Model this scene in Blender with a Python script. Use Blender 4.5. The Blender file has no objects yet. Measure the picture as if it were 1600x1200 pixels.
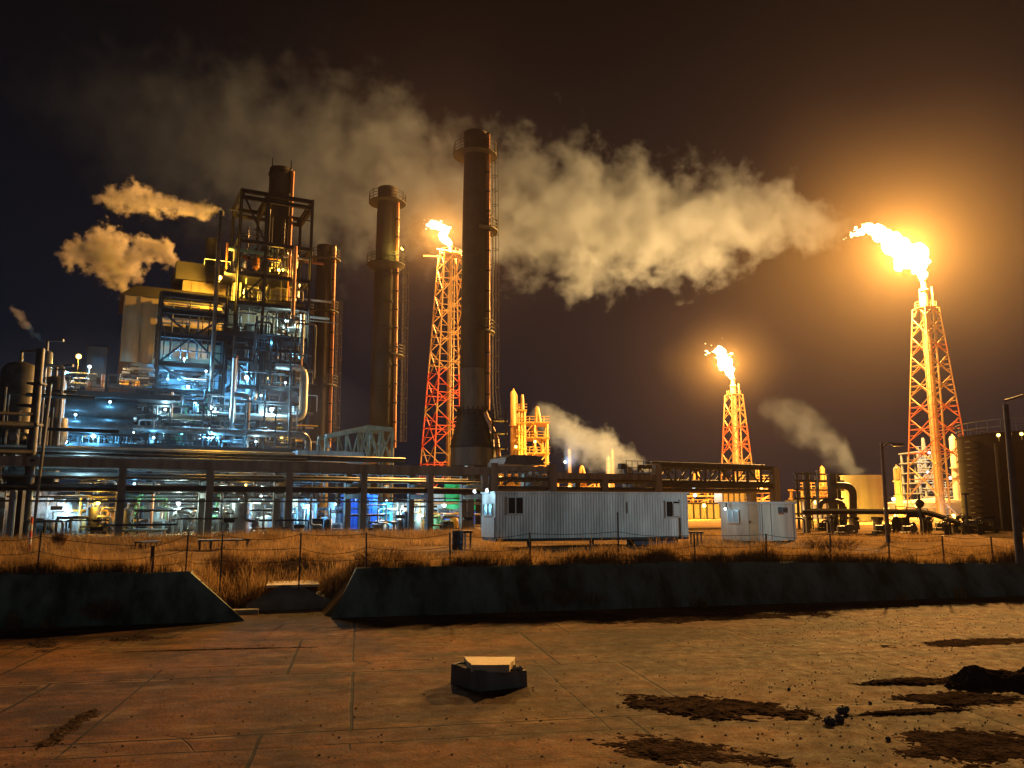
import bpy, math, random
import numpy as np
from mathutils import Vector, noise
random.seed(7)
rnd = random.random
def ru(a, b): return a + (b - a) * rnd()
S = bpy.context.scene
COL = S.collection
PI = math.pi
FL = 1250.0
PITCH = math.atan2(190.0, FL)
cp, sp = math.cos(PITCH), math.sin(PITCH)
CAM = Vector((0, 0, 2.0))
ZC = -1.33                                   # level of the concrete yard, the field is at 0

# ---------------------------------------------------------------- camera maths: where a pixel meets a real plane
def ray(px, py):
    u = (px - 800) / FL; v = (600 - py) / FL
    return Vector((u, cp - v * sp, sp + v * cp))
def at(px, py, Y):
    d = ray(px, py); return CAM + d * (Y / d.y)
def on_ground(px, py, z=0.0):
    d = ray(px, py); return CAM + d * ((z - CAM.z) / d.z)
def on_plane(px, py, A, e):
    d = ray(px, py); n = Vector((-e.y, e.x, 0))
    return CAM + d * ((A - CAM).dot(n) / d.dot(n))
def along(p, px, e):
    k = (px - 800) / FL
    s = (k * (p.y * cp + (p.z - 2) * sp) - p.x) / (e.x - k * e.y * cp)
    return p + e * s
def zrow(p, py):
    d = ray(800, py); return 2 + p.y / d.y * d.z
YAW = math.radians(27)
E1 = Vector((math.cos(YAW), math.sin(YAW), 0)); E2 = Vector((-math.sin(YAW), math.cos(YAW), 0))
A0 = at(352, 790, 80); A0.z = 0
def F(px, py, off=0.0): return on_plane(px, py, A0 + E2 * off, E1)
RA = at(180, 790, 52); RA.z = 0
def R(px, py, off=0.0): return on_plane(px, py, RA + E2 * off, E1)

# ---------------------------------------------------------------- objects
def props(o, label=None, cat=None, group=None, kind=None):
    if label: o['label'] = label
    if cat: o['category'] = cat
    if group: o['group'] = group
    if kind: o['kind'] = kind
    return o
def thing(name, label, cat, loc=(0, 0, 0), group=None):
    o = bpy.data.objects.new(name, None); COL.objects.link(o)
    o.empty_display_size = 0.2
    o.location = loc
    return props(o, label, cat, group)
def wloc(o):
    v = Vector((0, 0, 0))
    while o is not None:
        v += Vector(o.location); o = o.parent
    return v
def copy_tree(o, parent=None):
    c = o.copy(); COL.objects.link(c); c.parent = parent
    for ch in list(o.children): copy_tree(ch, c)
    return c

class MB:
    def __init__(s): s.v = []; s.f = []; s.mi = []; s.m = 0
    def add(s, vs, fs):
        b = len(s.v); s.v += [tuple(p) for p in vs]
        for f in fs: s.f.append(tuple(i + b for i in f)); s.mi.append(s.m)
        return s
    def box(s, c, sx, sy, sz, ex=Vector((1, 0, 0)), ey=None, ez=Vector((0, 0, 1))):
        c = Vector(c); ex = Vector(ex); ey = ey or Vector((-ex.y, ex.x, 0))
        vs = [c + ex * (a * sx / 2) + ey * (b * sy / 2) + ez * (d * sz / 2) for d in (-1, 1) for b in (-1, 1) for a in (-1, 1)]
        return s.add(vs, [(0, 2, 3, 1), (4, 5, 7, 6), (0, 1, 5, 4), (2, 6, 7, 3), (0, 4, 6, 2), (1, 3, 7, 5)])
    def bar(s, a, b, w, h=None):
        a = Vector(a); b = Vector(b); h = h or w
        d = b - a; L = d.length
        if L < 1e-6: return s
        ez = d / L
        ref = Vector((0, 0, 1)) if abs(ez.z) < 0.95 else Vector((E1.x, E1.y, 0))
        ex = ez.cross(ref).normalized(); ey = ex.cross(ez)
        return s.box((a + b) / 2, w, h, L, ex, ey, ez)
    def ibeam(s, a, b, w, h):
        a = Vector(a); b = Vector(b); up = Vector((0, 0, 1)); d = (b - a)
        if abs(d.normalized().z) > .95: up = E2
        t = h * .14
        s.bar(a + up * (h / 2 - t / 2), b + up * (h / 2 - t / 2), w, t)
        s.bar(a - up * (h / 2 - t / 2), b - up * (h / 2 - t / 2), w, t)
        return s.bar(a, b, w * .25, h - 2 * t)
    def tube(s, pts, r, n=8, cap=True, r1=None):
        pts = [Vector(p) for p in pts]; m = len(pts); rings = []
        t = (pts[1] - pts[0]).normalized()
        ref = Vector((0, 0, 1)) if abs(t.z) < 0.9 else Vector((1, 0, 0))
        ex = t.cross(ref).normalized()
        b = len(s.v)
        for i, p in enumerate(pts):
            if i == 0: t = pts[1] - p
            elif i == m - 1: t = p - pts[i - 1]
            else: t = (pts[i + 1] - p).normalized() + (p - pts[i - 1]).normalized()
            t.normalize()
            ex = (ex - t * ex.dot(t))
            ex = ex.normalized() if ex.length > 1e-4 else t.orthogonal().normalized()
            ey = t.cross(ex)
            rr = r if r1 is None else r + (r1 - r) * i / (m - 1)
            for k in range(n):
                a = 2 * PI * k / n
                s.v.append(tuple(p + ex * (rr * math.cos(a)) + ey * (rr * math.sin(a))))
        for i in range(m - 1):
            for k in range(n):
                s.f.append((b + i * n + k, b + i * n + (k + 1) % n, b + (i + 1) * n + (k + 1) % n, b + (i + 1) * n + k)); s.mi.append(s.m)
        if cap:
            s.f.append(tuple(b + k for k in reversed(range(n)))); s.mi.append(s.m)
            s.f.append(tuple(b + (m - 1) * n + k for k in range(n))); s.mi.append(s.m)
        return s
    def lathe(s, c, prof, n=24, a0=0, a1=2 * PI, close=True):
        c = Vector(c); b = len(s.v); full = abs(a1 - a0 - 2 * PI) < 1e-6
        cols = n if full else n + 1
        for r, z in prof:
            for k in range(cols):
                a = a0 + (a1 - a0) * k / n
                s.v.append((c.x + r * math.cos(a), c.y + r * math.sin(a), c.z + z))
        for i in range(len(prof) - 1):
            for k in range(n):
                k2 = (k + 1) % cols
                s.f.append((b + i * cols + k, b + i * cols + k2, b + (i + 1) * cols + k2, b + (i + 1) * cols + k)); s.mi.append(s.m)
        return s
    def ball(s, c, r, n=8, sq=(1, 1, 1), jit=0):
        c = Vector(c); pr = []
        b = len(s.v); m = n // 2 + 1
        for i in range(m + 1):
            th = PI * i / m
            for k in range(n):
                a = 2 * PI * k / n
                q = 1 + (ru(-jit, jit) if jit else 0)
                s.v.append((c.x + r * q * math.sin(th) * math.cos(a) * sq[0], c.y + r * q * math.sin(th) * math.sin(a) * sq[1], c.z + r * q * math.cos(th) * sq[2]))
        for i in range(m):
            for k in range(n):
                s.f.append((b + i * n + k, b + (i + 1) * n + k, b + (i + 1) * n + (k + 1) % n, b + i * n + (k + 1) % n)); s.mi.append(s.m)
        return s
    def build(s, name, mats, parent=None, smooth=True, loc=None):
        if not isinstance(mats, (list, tuple)): mats = [mats]
        off = wloc(parent) if parent is not None else Vector(loc or (0, 0, 0))
        me = bpy.data.meshes.new(name)
        v = np.array(s.v, dtype=np.float64) - np.array(off)
        me.from_pydata(v.tolist(), [], s.f)
        for m in mats: me.materials.append(m)
        if len(mats) > 1: me.polygons.foreach_set('material_index', s.mi)
        if smooth:
            me.polygons.foreach_set('use_smooth', [True] * len(me.polygons))
            me.set_sharp_from_angle(angle=math.radians(38))
        o = bpy.data.objects.new(name, me); COL.objects.link(o)
        if parent is not None: o.parent = parent
        else: o.location = off
        return o

def fillet(pts, r, n=5):
    out = [pts[0]]
    for i in range(1, len(pts) - 1):
        p0, p, p1 = pts[i - 1], pts[i], pts[i + 1]
        d0 = p0 - p; d1 = p1 - p
        q = min(r, d0.length * .48, d1.length * .48)
        if q < 1e-3: continue
        a = p + d0.normalized() * q; b = p + d1.normalized() * q
        for k in range(n + 1):
            t = k / n
            out.append(a * (1 - t) ** 2 + p * (2 * t * (1 - t)) + b * t * t)
    out.append(pts[-1])
    return out

# ---------------------------------------------------------------- materials
MATS = {}
def mat(name, col, rough=.6, metal=0.0, var=.25, scale=3.0, bump=.0, streak=0.0, dirt=None, spec=.5):
    if name in MATS: return MATS[name]
    m = bpy.data.materials.new(name); m.use_nodes = True
    N = m.node_tree.nodes; L = m.node_tree.links
    b = N['Principled BSDF']; b.inputs['Roughness'].default_value = rough; b.inputs['Metallic'].default_value = metal
    b.inputs['Specular IOR Level'].default_value = spec
    tc = N.new('ShaderNodeTexCoord')
    mp = N.new('ShaderNodeMapping'); L.new(tc.outputs['Object'], mp.inputs[0])
    mp.inputs['Scale'].default_value = (1, 1, .18) if streak else (1, 1, 1)
    nz = N.new('ShaderNodeTexNoise'); nz.inputs['Scale'].default_value = scale; nz.inputs['Detail'].default_value = 6; nz.inputs['Roughness'].default_value = .65
    L.new(mp.outputs[0], nz.inputs['Vector'])
    cr = N.new('ShaderNodeValToRGB'); L.new(nz.outputs[0], cr.inputs[0])
    c0 = tuple(c * (1 - var) for c in col); c1 = tuple(min(1, c * (1 + var)) for c in col)
    if dirt: c0 = dirt
    cr.color_ramp.elements[0].position = .36; cr.color_ramp.elements[0].color = (*c0, 1)
    cr.color_ramp.elements[1].position = .64; cr.color_ramp.elements[1].color = (*c1, 1)
    L.new(cr.outputs[0], b.inputs['Base Color'])
    if bump:
        bp = N.new('ShaderNodeBump'); bp.inputs['Strength'].default_value = bump; bp.inputs['Distance'].default_value = .05
        n2 = N.new('ShaderNodeTexNoise'); n2.inputs['Scale'].default_value = scale * 5; n2.inputs['Detail'].default_value = 4
        L.new(tc.outputs['Object'], n2.inputs['Vector']); L.new(n2.outputs[0], bp.inputs['Height']); L.new(bp.outputs[0], b.inputs['Normal'])
    MATS[name] = m
    return m
def emis(name, col, st):
    if name in MATS: return MATS[name]
    m = bpy.data.materials.new(name); m.use_nodes = True
    N = m.node_tree.nodes; N.clear()
    e = N.new('ShaderNodeEmission'); e.inputs[0].default_value = (*col, 1); e.inputs[1].default_value = st
    o = N.new('ShaderNodeOutputMaterial'); m.node_tree.links.new(e.outputs[0], o.inputs[0])
    m.cycles.emission_sampling = 'NONE'
    MATS[name] = m
    return m

M_steel = mat('dark_steel', (.035, .035, .036), .55, .3, .4, 2)
M_black = mat('black_steel', (.015, .015, .016), .6, .2, .4, 2)
M_pipe = mat('weathered_pipe', (.16, .16, .155), .42, .5, .35, 1.5, .05)
M_alum = mat('insulation_jacket', (.33, .34, .34), .42, .6, .2, 1.5, .05)
M_darkpipe = mat('dark_pipe', (.06, .058, .055), .45, .4, .4, 1.5)
M_conc = mat('old_concrete', (.17, .155, .135), .85, 0, .35, 1.2, .3, streak=1)
M_concm = mat('weathered_plate', (.075, .068, .060), .8, 0, .35, .9, .1, streak=1, spec=.2)
M_concd = mat('dark_concrete', (.12, .14, .115), .9, 0, .5, 1.1, .8, streak=1, dirt=(.035, .048, .032), spec=.1)
M_rust = mat('rusty_shell', (.028, .019, .015), .75, .1, .5, .7, .05, streak=1)
M_rustp = mat('rusty_orange_pipe', (.34, .13, .045), .5, .2, .4, .8, .1, streak=1)
M_soot = mat('sooty_shell', (.016, .013, .012), .65, .1, .4, .8)
M_pale = mat('pale_cladding', (.15, .18, .21), .55, .1, .25, .8, .03, streak=1)
M_tan = mat('tan_casing', (.15, .11, .065), .6, .1, .35, .5, .03, streak=1)
M_white = mat('white_paint', (.55, .56, .55), .55, 0, .12, .6, .02, streak=1)
M_trail = mat('trailer_siding', (.58, .60, .60), .55, 0, .28, 1.6, .02, streak=1)
M_cabin = mat('cabin_panel', (.62, .58, .50), .6, 0, .22, 1.4, .02, streak=1)
M_green = mat('green_steel', (.08, .28, .12), .5, .0, .25, 2)
M_gtarp = mat('bright_green_sheet', (.02, .50, .13), .5, 0, .12, .6)
M_blue = mat('blue_paint', (.02, .10, .50), .5, 0, .25, .8)
M_cyan = mat('cyan_sheet', (.02, .38, .75), .5, 0, .3, 1.2)
M_yel = mat('yellow_paint', (.75, .38, .03), .5, 0, .25, 1)
M_wood = mat('weathered_wood', (.16, .10, .06), .8, 0, .4, 6, .2)
M_glassd = mat('dark_glass', (.012, .014, .016), .12, 0, .1, 2)
M_glassl = mat('lit_glass', (.35, .42, .45), .15, 0, .1, 2)
M_drum = mat('drum_blue', (.02, .035, .07), .45, 0, .2, 2)
M_redw = mat('red_paint', (.55, .06, .03), .5, 0, .2, 2)
M_matte = mat('matte_black_pipe', (.014, .013, .012), .95, 0, .4, 2, spec=.03)
M_stone = mat('stone_grey', (.10, .09, .08), .9, 0, .4, 5, .5)
M_tank = mat('tank_plate', (.40, .37, .30), .5, .1, .2, .5, .02, streak=1)
M_darktank = mat('dark_tank_plate', (.014, .006, .005), .9, 0, .35, .4, .02, streak=1, spec=.08)
# ---------------------------------------------------------------- camera, world, air
cam = bpy.data.cameras.new('camera'); co = bpy.data.objects.new('camera', cam); COL.objects.link(co)
co.location = CAM; co.rotation_euler = (PI / 2 + PITCH, 0, 0)
cam.sensor_width = 36; cam.lens = 36 * FL / 1600; cam.clip_end = 4000; cam.clip_start = .1
S.camera = co
S.view_settings.view_transform = 'Standard'; S.view_settings.look = 'None'
S.view_settings.exposure = 0.0; S.view_settings.gamma = 1
S.render.resolution_x = 1024; S.render.resolution_y = 768
cy = S.cycles
cy.max_bounces = 5; cy.diffuse_bounces = 2; cy.glossy_bounces = 2; cy.volume_bounces = 0; cy.transparent_max_bounces = 24
cy.sample_clamp_indirect = 3.0; cy.sample_clamp_direct = 0
cy.use_denoising = True
w = bpy.data.worlds.new('World'); S.world = w; w.use_nodes = True
N = w.node_tree.nodes; L = w.node_tree.links
bg = N['Background']
tc = N.new('ShaderNodeTexCoord'); sx = N.new('ShaderNodeSeparateXYZ'); L.new(tc.outputs['Generated'], sx.inputs[0])
cr = N.new('ShaderNodeValToRGB'); L.new(sx.outputs['Z'], cr.inputs[0])
cr.color_ramp.elements[0].position = 0.0; cr.color_ramp.elements[0].color = (.0050, .0080, .0145, 1)
cr.color_ramp.elements[1].position = .55; cr.color_ramp.elements[1].color = (.0022, .0021, .0026, 1)
gy = N.new('ShaderNodeMapRange'); L.new(sx.outputs['Y'], gy.inputs[0]); gy.inputs[1].default_value = .15; gy.inputs[2].default_value = -.8; gy.inputs[3].default_value = 0; gy.inputs[4].default_value = 1
mxs = N.new('ShaderNodeMix'); mxs.data_type = 'RGBA'; L.new(gy.outputs[0], mxs.inputs[0]); L.new(cr.outputs[0], mxs.inputs[6]); mxs.inputs[7].default_value = (.045, .055, .062, 1)
L.new(mxs.outputs[2], bg.inputs[0]); bg.inputs[1].default_value = 1.0

def volume_box(name, lo, hi, dens, col, aniso=0.0):
    m = bpy.data.materials.new(name); m.use_nodes = True
    n = m.node_tree.nodes; n.remove(n['Principled BSDF'])
    v = n.new('ShaderNodeVolumePrincipled'); v.inputs['Density'].default_value = dens; v.inputs['Color'].default_value = (*col, 1)
    v.inputs['Anisotropy'].default_value = aniso
    m.node_tree.links.new(v.outputs[0], n['Material Output'].inputs['Volume'])
    lo = Vector(lo); hi = Vector(hi); d = hi - lo
    o = MB().box((lo + hi) / 2, d.x, d.y, d.z).build(name, m, smooth=False)
    return o
HAZE = volume_box('haze', (-420, -30, -6), (460, 560, 170), .000044, (.90, .72, .85), .80)
props(HAZE, kind='stuff')
GLOW_MIST = volume_box('steam', (-60, 50, -.5), (-14, 92, 13), .0004, (.92, .96, 1.0), .6); props(GLOW_MIST, kind='stuff')  # mist volume added to give the plant lamps a glow

def point(name, p, W, col, r=.1, parent=None, spot=None):
    l = bpy.data.lights.new(name, 'SPOT' if spot else 'POINT'); l.energy = W; l.color = col; l.shadow_soft_size = r
    o = bpy.data.objects.new(name, l); COL.objects.link(o)
    if spot:
        tgt, ang, bl = spot
        l.spot_size = ang; l.spot_blend = bl
        o.rotation_euler = (Vector(tgt) - Vector(p)).to_track_quat('-Z', 'Y').to_euler()
    if parent is not None: o.parent = parent; o.location = Vector(p) - wloc(parent)
    else: o.location = p
    return o

# ---------------------------------------------------------------- ground
TH = math.radians(13.7)
G1 = Vector((math.cos(TH), math.sin(TH), 0)); G2 = Vector((-math.sin(TH), math.cos(TH), 0))
WO = Vector((-14.4, 22.5, 0))                # a point of the foot of the bank
def wall_pt(s, o=0, z=0): q = WO + G1 * s + G2 * o; q.z = z; return q

def yard_material():
    m = bpy.data.materials.new('cracked_concrete_yard'); m.use_nodes = True
    N = m.node_tree.nodes; L = m.node_tree.links; b = N['Principled BSDF']
    tc = N.new('ShaderNodeTexCoord')
    mp = N.new('ShaderNodeMapping'); mp.inputs['Rotation'].default_value = (0, 0, -TH + math.radians(3)); L.new(tc.outputs['Object'], mp.inputs[0])
    def noise_(sc, det=5, rough=.6, vec=None, dim='3D'):
        n = N.new('ShaderNodeTexNoise'); n.inputs['Scale'].default_value = sc; n.inputs['Detail'].default_value = det; n.inputs['Roughness'].default_value = rough
        L.new(vec or mp.outputs[0], n.inputs['Vector']); return n.outputs[0]
    def ramp(x, p0, p1, c0=(0, 0, 0), c1=(1, 1, 1)):
        r = N.new('ShaderNodeValToRGB'); L.new(x, r.inputs[0])
        r.color_ramp.elements[0].position = p0; r.color_ramp.elements[0].color = (*c0, 1)
        r.color_ramp.elements[1].position = p1; r.color_ramp.elements[1].color = (*c1, 1)
        return r.outputs[0]
    def mix(f, a, c, mode='MIX'):
        x = N.new('ShaderNodeMix'); x.data_type = 'RGBA'; x.blend_type = mode
        if isinstance(f, float): x.inputs[0].default_value = f
        else: L.new(f, x.inputs[0])
        for s_, v in ((6, a), (7, c)):
            if isinstance(v, tuple): x.inputs[s_].default_value = (*v, 1)
            else: L.new(v, x.inputs[s_])
        return x.outputs[2]
    def math_(op, a, c):
        x = N.new('ShaderNodeMath'); x.operation = op
        for i, v in enumerate((a, c)):
            if isinstance(v, (int, float)): x.inputs[i].default_value = v
            else: L.new(v, x.inputs[i])
        return x.outputs[0]
    # joints wobble a little
    wv = N.new('ShaderNodeTexNoise'); wv.inputs['Scale'].default_value = 1.3; wv.inputs['Detail'].default_value = 5; L.new(mp.outputs[0], wv.inputs['Vector'])
    vs = N.new('ShaderNodeVectorMath'); vs.operation = 'SCALE'; L.new(wv.outputs['Color'], vs.inputs[0]); vs.inputs['Scale'].default_value = .07
    va = N.new('ShaderNodeVectorMath'); va.operation = 'ADD'; L.new(mp.outputs[0], va.inputs[0]); L.new(vs.outputs[0], va.inputs[1])
    def brick(w_, h_, mort, off):
        k = N.new('ShaderNodeTexBrick'); k.inputs['Scale'].default_value = 1; k.inputs['Brick Width'].default_value = w_; k.inputs['Row Height'].default_value = h_
        k.inputs['Mortar Size'].default_value = mort; k.inputs['Mortar Smooth'].default_value = .35; k.offset = off
        L.new(va.outputs[0], k.inputs['Vector']); return k
    k1 = brick(5.6, 4.3, .034, .23)
    k1.inputs['Color1'].default_value = (.5, .5, .5, 1); k1.inputs['Color2'].default_value = (1, 1, 1, 1); k1.inputs['Mortar'].default_value = (.8, .8, .8, 1)
    k2 = brick(5.6, 4.3, .15, .23)           # mortar strips relaid beside the joints
    base = mix(ramp(noise_(.55, 8, .62), .40, .60), (.13, .072, .050), (.44, .25, .165))
    base = mix(.75, base, k1.outputs['Color'], 'MULTIPLY')
    base = mix(ramp(noise_(7, 6, .7), .3, .62), (.42, .42, .42), (1, 1, 1)) if False else base
    fine = ramp(noise_(22, 4, .75), .30, .68, (.40, .38, .37), (1.32, 1.3, 1.28))
    base = mix(1.0, base, fine, 'MULTIPLY')
    sk = N.new('ShaderNodeMapping'); L.new(mp.outputs[0], sk.inputs[0]); sk.inputs['Scale'].default_value = (.62, 1.35, 1)
    base = mix(1.0, base, ramp(noise_(2.6, 7, .72, sk.outputs[0]), .34, .64, (.55, .53, .52), (1.3, 1.27, 1.24)), 'MULTIPLY')
    worn = ramp(noise_(.75, 8, .7, sk.outputs[0]), .54, .66)
    base = mix(math_('MULTIPLY', worn, .6), base, (.52, .37, .25))
    k3 = brick(7.7, 6.1, .022, .5)
    strip = math_('MULTIPLY', k2.outputs['Fac'], ramp(noise_(.4, 4), .55, .6))
    base = mix(math_('MULTIPLY', strip, .7), base, (.52, .34, .21))
    # dark earth and oil over the slabs
    stn = N.new('ShaderNodeMapping'); L.new(mp.outputs[0], stn.inputs[0]); stn.inputs['Scale'].default_value = (.5, 1.3, 1)
    sn = noise_(.42, 9, .68, stn.outputs[0])
    stain = ramp(sn, .52, .60)
    base = mix(math_('MULTIPLY', stain, .75), base, (.06, .042, .036))
    jn = math_('MULTIPLY', k1.outputs['Fac'], ramp(noise_(.8, 4), .16, .3))
    j3 = math_('MULTIPLY', k3.outputs['Fac'], ramp(noise_(.5, 4), .40, .46)); jn = math_('MAXIMUM', jn, j3)
    base = mix(jn, base, (.012, .009, .008))
    vo = N.new('ShaderNodeTexVoronoi'); vo.feature = 'DISTANCE_TO_EDGE'; vo.inputs['Scale'].default_value = .7
    L.new(va.outputs[0], vo.inputs['Vector'])
    crack = math_('MULTIPLY', ramp(vo.outputs['Distance'], .002, .008, (1, 1, 1), (0, 0, 0)), ramp(noise_(.3, 3), .62, .68))
    base = mix(crack, base, (.03, .025, .02))
    hs = N.new('ShaderNodeHueSaturation'); hs.inputs['Saturation'].default_value = 1.28; hs.inputs['Value'].default_value = .37; L.new(base, hs.inputs['Color'])
    L.new(hs.outputs[0], b.inputs['Base Color']); b.inputs['Specular IOR Level'].default_value = .075
    rg = ramp(noise_(3, 6, .7), .3, .7, (.75, .75, .75), (1, 1, 1)); L.new(rg, b.inputs['Roughness'])
    h = math_('ADD', math_('MULTIPLY', noise_(3.2, 9, .75), .030), math_('MULTIPLY', noise_(26, 4, .7), .02))
    h = math_('SUBTRACT', h, math_('MULTIPLY', math_('MAXIMUM', jn, crack), .05))
    h = math_('ADD', h, math_('MULTIPLY', k1.outputs['Color'], .02))
    bp = N.new('ShaderNodeBump'); bp.inputs['Strength'].default_value = .8; bp.inputs['Distance'].default_value = 1; L.new(h, bp.inputs['Height'])
    L.new(bp.outputs[0], b.inputs['Normal'])
    return m
M_yard = yard_material()
def soil_material(name, c0, c1, sc=1.0, bump=.6):
    m = mat(name, c0, 1.0, 0, .1, sc, bump, spec=0.0)
    e = [n for n in m.node_tree.nodes if n.type == 'VALTORGB'][0].color_ramp.elements
    e[0].color = (*c0, 1); e[1].color = (*c1, 1)
    return m
M_soil = soil_material('dry_soil', (.13, .085, .05), (.26, .17, .09), .6)
M_dirt = soil_material('dark_dirt', (.014, .010, .009), (.062, .042, .034), 3.0, 1.0)

# yard sheet: finely gridded near the camera
def sheet(name, xs, ys, zf, m, basis=None):
    vs = []; fs = []
    for y in ys:
        for x in xs:
            q = basis(x, y) if basis else Vector((x, y, 0))
            vs.append((q.x, q.y, zf(q.x, q.y)))
    n = len(xs)
    for j in range(len(ys) - 1):
        for i in range(n - 1):
            fs.append((j * n + i, j * n + i + 1, (j + 1) * n + i + 1, (j + 1) * n + i))
    return MB().add(vs, fs).build(name, m)
yard = sheet('yard_ground', [-400 + i * 40 for i in range(21)], [-400 + i * 26.75 for i in range(16)], lambda x, y: ZC, M_yard, lambda x, y: wall_pt(x, y + .2))
props(yard, kind='structure')
def s_of(px, py, o=0.0):
    p = on_plane(px, py, WO + G2 * o, G1); return (p - WO).dot(G1)
SLT, SRT = s_of(298, 895, .7), s_of(556, 893, .7)
print('GAP', SLT, SRT)
def hfield(x, y):
    return .10 * noise.noise(Vector((x * .12, y * .12, 0))) + .05 * noise.noise(Vector((x * .5, y * .5, 3)))
ys = [.55] + [.85 + i * .8 for i in range(30)] + [25 + i * 3 for i in range(20)] + [90, 130, 200, 400, 900, 2500]
xs = [-2500, -900, -400, -200, -120, -80] + [-50 + i * 1.6 for i in range(32)] + [1 + i * .4 for i in range(41)] + [18.4 + i * 1.6 for i in range(36)] + [80, 120, 200, 400, 900, 2500]
GAP = (9.35, 13.1)
def zfield(x, y):
    q = Vector((x, y, 0)) - WO; s = q.dot(G1); o = q.dot(G2)
    if o < .7: return ZC - .05
    z = hfield(x, y) * min(1, max(0, 3 - o * .01)) - .02
    # the field dips into the gap between the two banks
    g = max(0, min(1, min(s - (SLT - .5), SRT + .3 - s) / 1.2)) ; f = max(0, min(1, (7.2 - o) / 3.8))
    z -= 1.34 * g * f
    if s > 22: z -= min(.22, (s - 22) * .02) * max(0, 1 - o / 12)
    return z
field = sheet('field_ground', xs, ys, zfield, M_soil, lambda x, y: wall_pt(x, y))
props(field, kind='structure')

# ---------------------------------------------------------------- flares
def flame_mat(name, hot, edge, st):
    m = bpy.data.materials.new(name); m.use_nodes = True
    N = m.node_tree.nodes; L = m.node_tree.links; N.clear()
    o = N.new('ShaderNodeOutputMaterial'); a = N.new('ShaderNodeAddShader'); e = N.new('ShaderNodeEmission'); t = N.new('ShaderNodeBsdfTransparent')
    lw = N.new('ShaderNodeTexNoise'); lw.inputs['Scale'].default_value = .8; lw.inputs['Detail'].default_value = 3
    tc = N.new('ShaderNodeTexCoord'); L.new(tc.outputs['Object'], lw.inputs['Vector'])
    cr = N.new('ShaderNodeValToRGB'); L.new(lw.outputs[0], cr.inputs[0])
    cr.color_ramp.elements[0].position = .3; cr.color_ramp.elements[0].color = (*edge, 1)
    cr.color_ramp.elements[1].position = .5; cr.color_ramp.elements[1].color = (*hot, 1)
    L.new(cr.outputs[0], e.inputs[0]); e.inputs[1].default_value = st
    L.new(e.outputs[0], a.inputs[0]); L.new(t.outputs[0], a.inputs[1]); L.new(a.outputs[0], o.inputs[0])
    m.cycles.emission_sampling = 'NONE'
    return m
M_flame = flame_mat('flame_core', (1, .78, .42), (1, .48, .10), 3.0)
FLARE_COL = (1.0, .50, .125)
def flame(name, label, pts, Y, W, lp, seed):
    random.seed(seed)
    mb = MB()
    c0 = at(pts[0][0], pts[0][1], Y)
    for i in range(len(pts) - 1):
        (x0, y0, r0), (x1, y1, r1) = pts[i], pts[i + 1]
        if r0 == 0 or r1 == 0: continue
        n = max(2, int(math.hypot(x1 - x0, y1 - y0) / max(2.5, min(r0, r1) * .6)))
        for k in range(n + 1):
            t = k / n; r = (r0 + (r1 - r0) * t)
            px = x0 + (x1 - x0) * t + ru(-1, 1) * r * .35; py = y0 + (y1 - y0) * t + ru(-1, 1) * r * .35
            p = at(px, py, Y + ru(-1, 1) * r * Y / FL * .5)
            mb.ball(p, r * Y / FL * ru(.7, 1.0), 8, (1, 1, 1), .16)
            if rnd() < .8:
                a = ru(0, 2 * PI); q = r * ru(.7, 1.05)
                mb.ball(at(px + q * math.cos(a), py + q * math.sin(a), Y), r * Y / FL * ru(.2, .42), 7, (1, 1, 1), .2)
    (xe, ye, re), (xf, yf, rf) = pts[-1], pts[-3]
    for k in range(26):       # torn tongues and sparks at the blown end
        f = rnd() ** .7; r = ru(.8, 2.6) * (1.1 - f * .5)
        mb.ball(at(xf + (xe - xf) * f * 1.25 + random.gauss(0, rf * .9), yf + (ye - yf) * f * 1.2 + random.gauss(0, rf * .9), Y + ru(-1, 1)), r * Y / FL, 6, (1.7, 1, .8), .25)
    t = thing(name, label, 'flame', c0)
    o = mb.build('fire', M_flame, t)
    rm = o.modifiers.new('Remesh', 'REMESH'); rm.mode = 'VOXEL'; rm.voxel_size = .0011 * Y; rm.use_smooth_shade = True
    point('flame_light', at(*lp, Y - 1), W, FLARE_COL, .012 * Y, t)
    return t
FY1, FY2, FY3 = 140, 150, 220
fl_r = flame('gas_flame', 'largest gas flame, blown left off the tall flare tower on the right', [(1441, 432, 6), (1437, 420, 11), (1428, 402, 19), (1412, 392, 22), (1398, 382, 19), (1382, 370, 13), (1372, 362, 10), (1360, 356, 7), (1356, 352, 5), (1348, 362, 5), (1331, 367, 3)], FY1, 1.6e6, (1412, 392), 3)
fl_c = flame('gas_flame', 'gas flame on the red and white flare tower just left of the tallest chimney', [(702, 380, 5), (692, 372, 8), (698, 360, 8), (686, 354, 6), (676, 348, 4), (671, 350, 3)], FY2, 5.5e5, (690, 364), 5)
fl_f = flame('gas_flame', 'smallest gas flame, leaning on the far flare tower above the small white cabin', [(1142, 588, 5), (1139, 578, 9), (1133, 564, 11), (1129, 553, 9), (1122, 547, 6)], FY3, 7e5, (1133, 567), 9)

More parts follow.
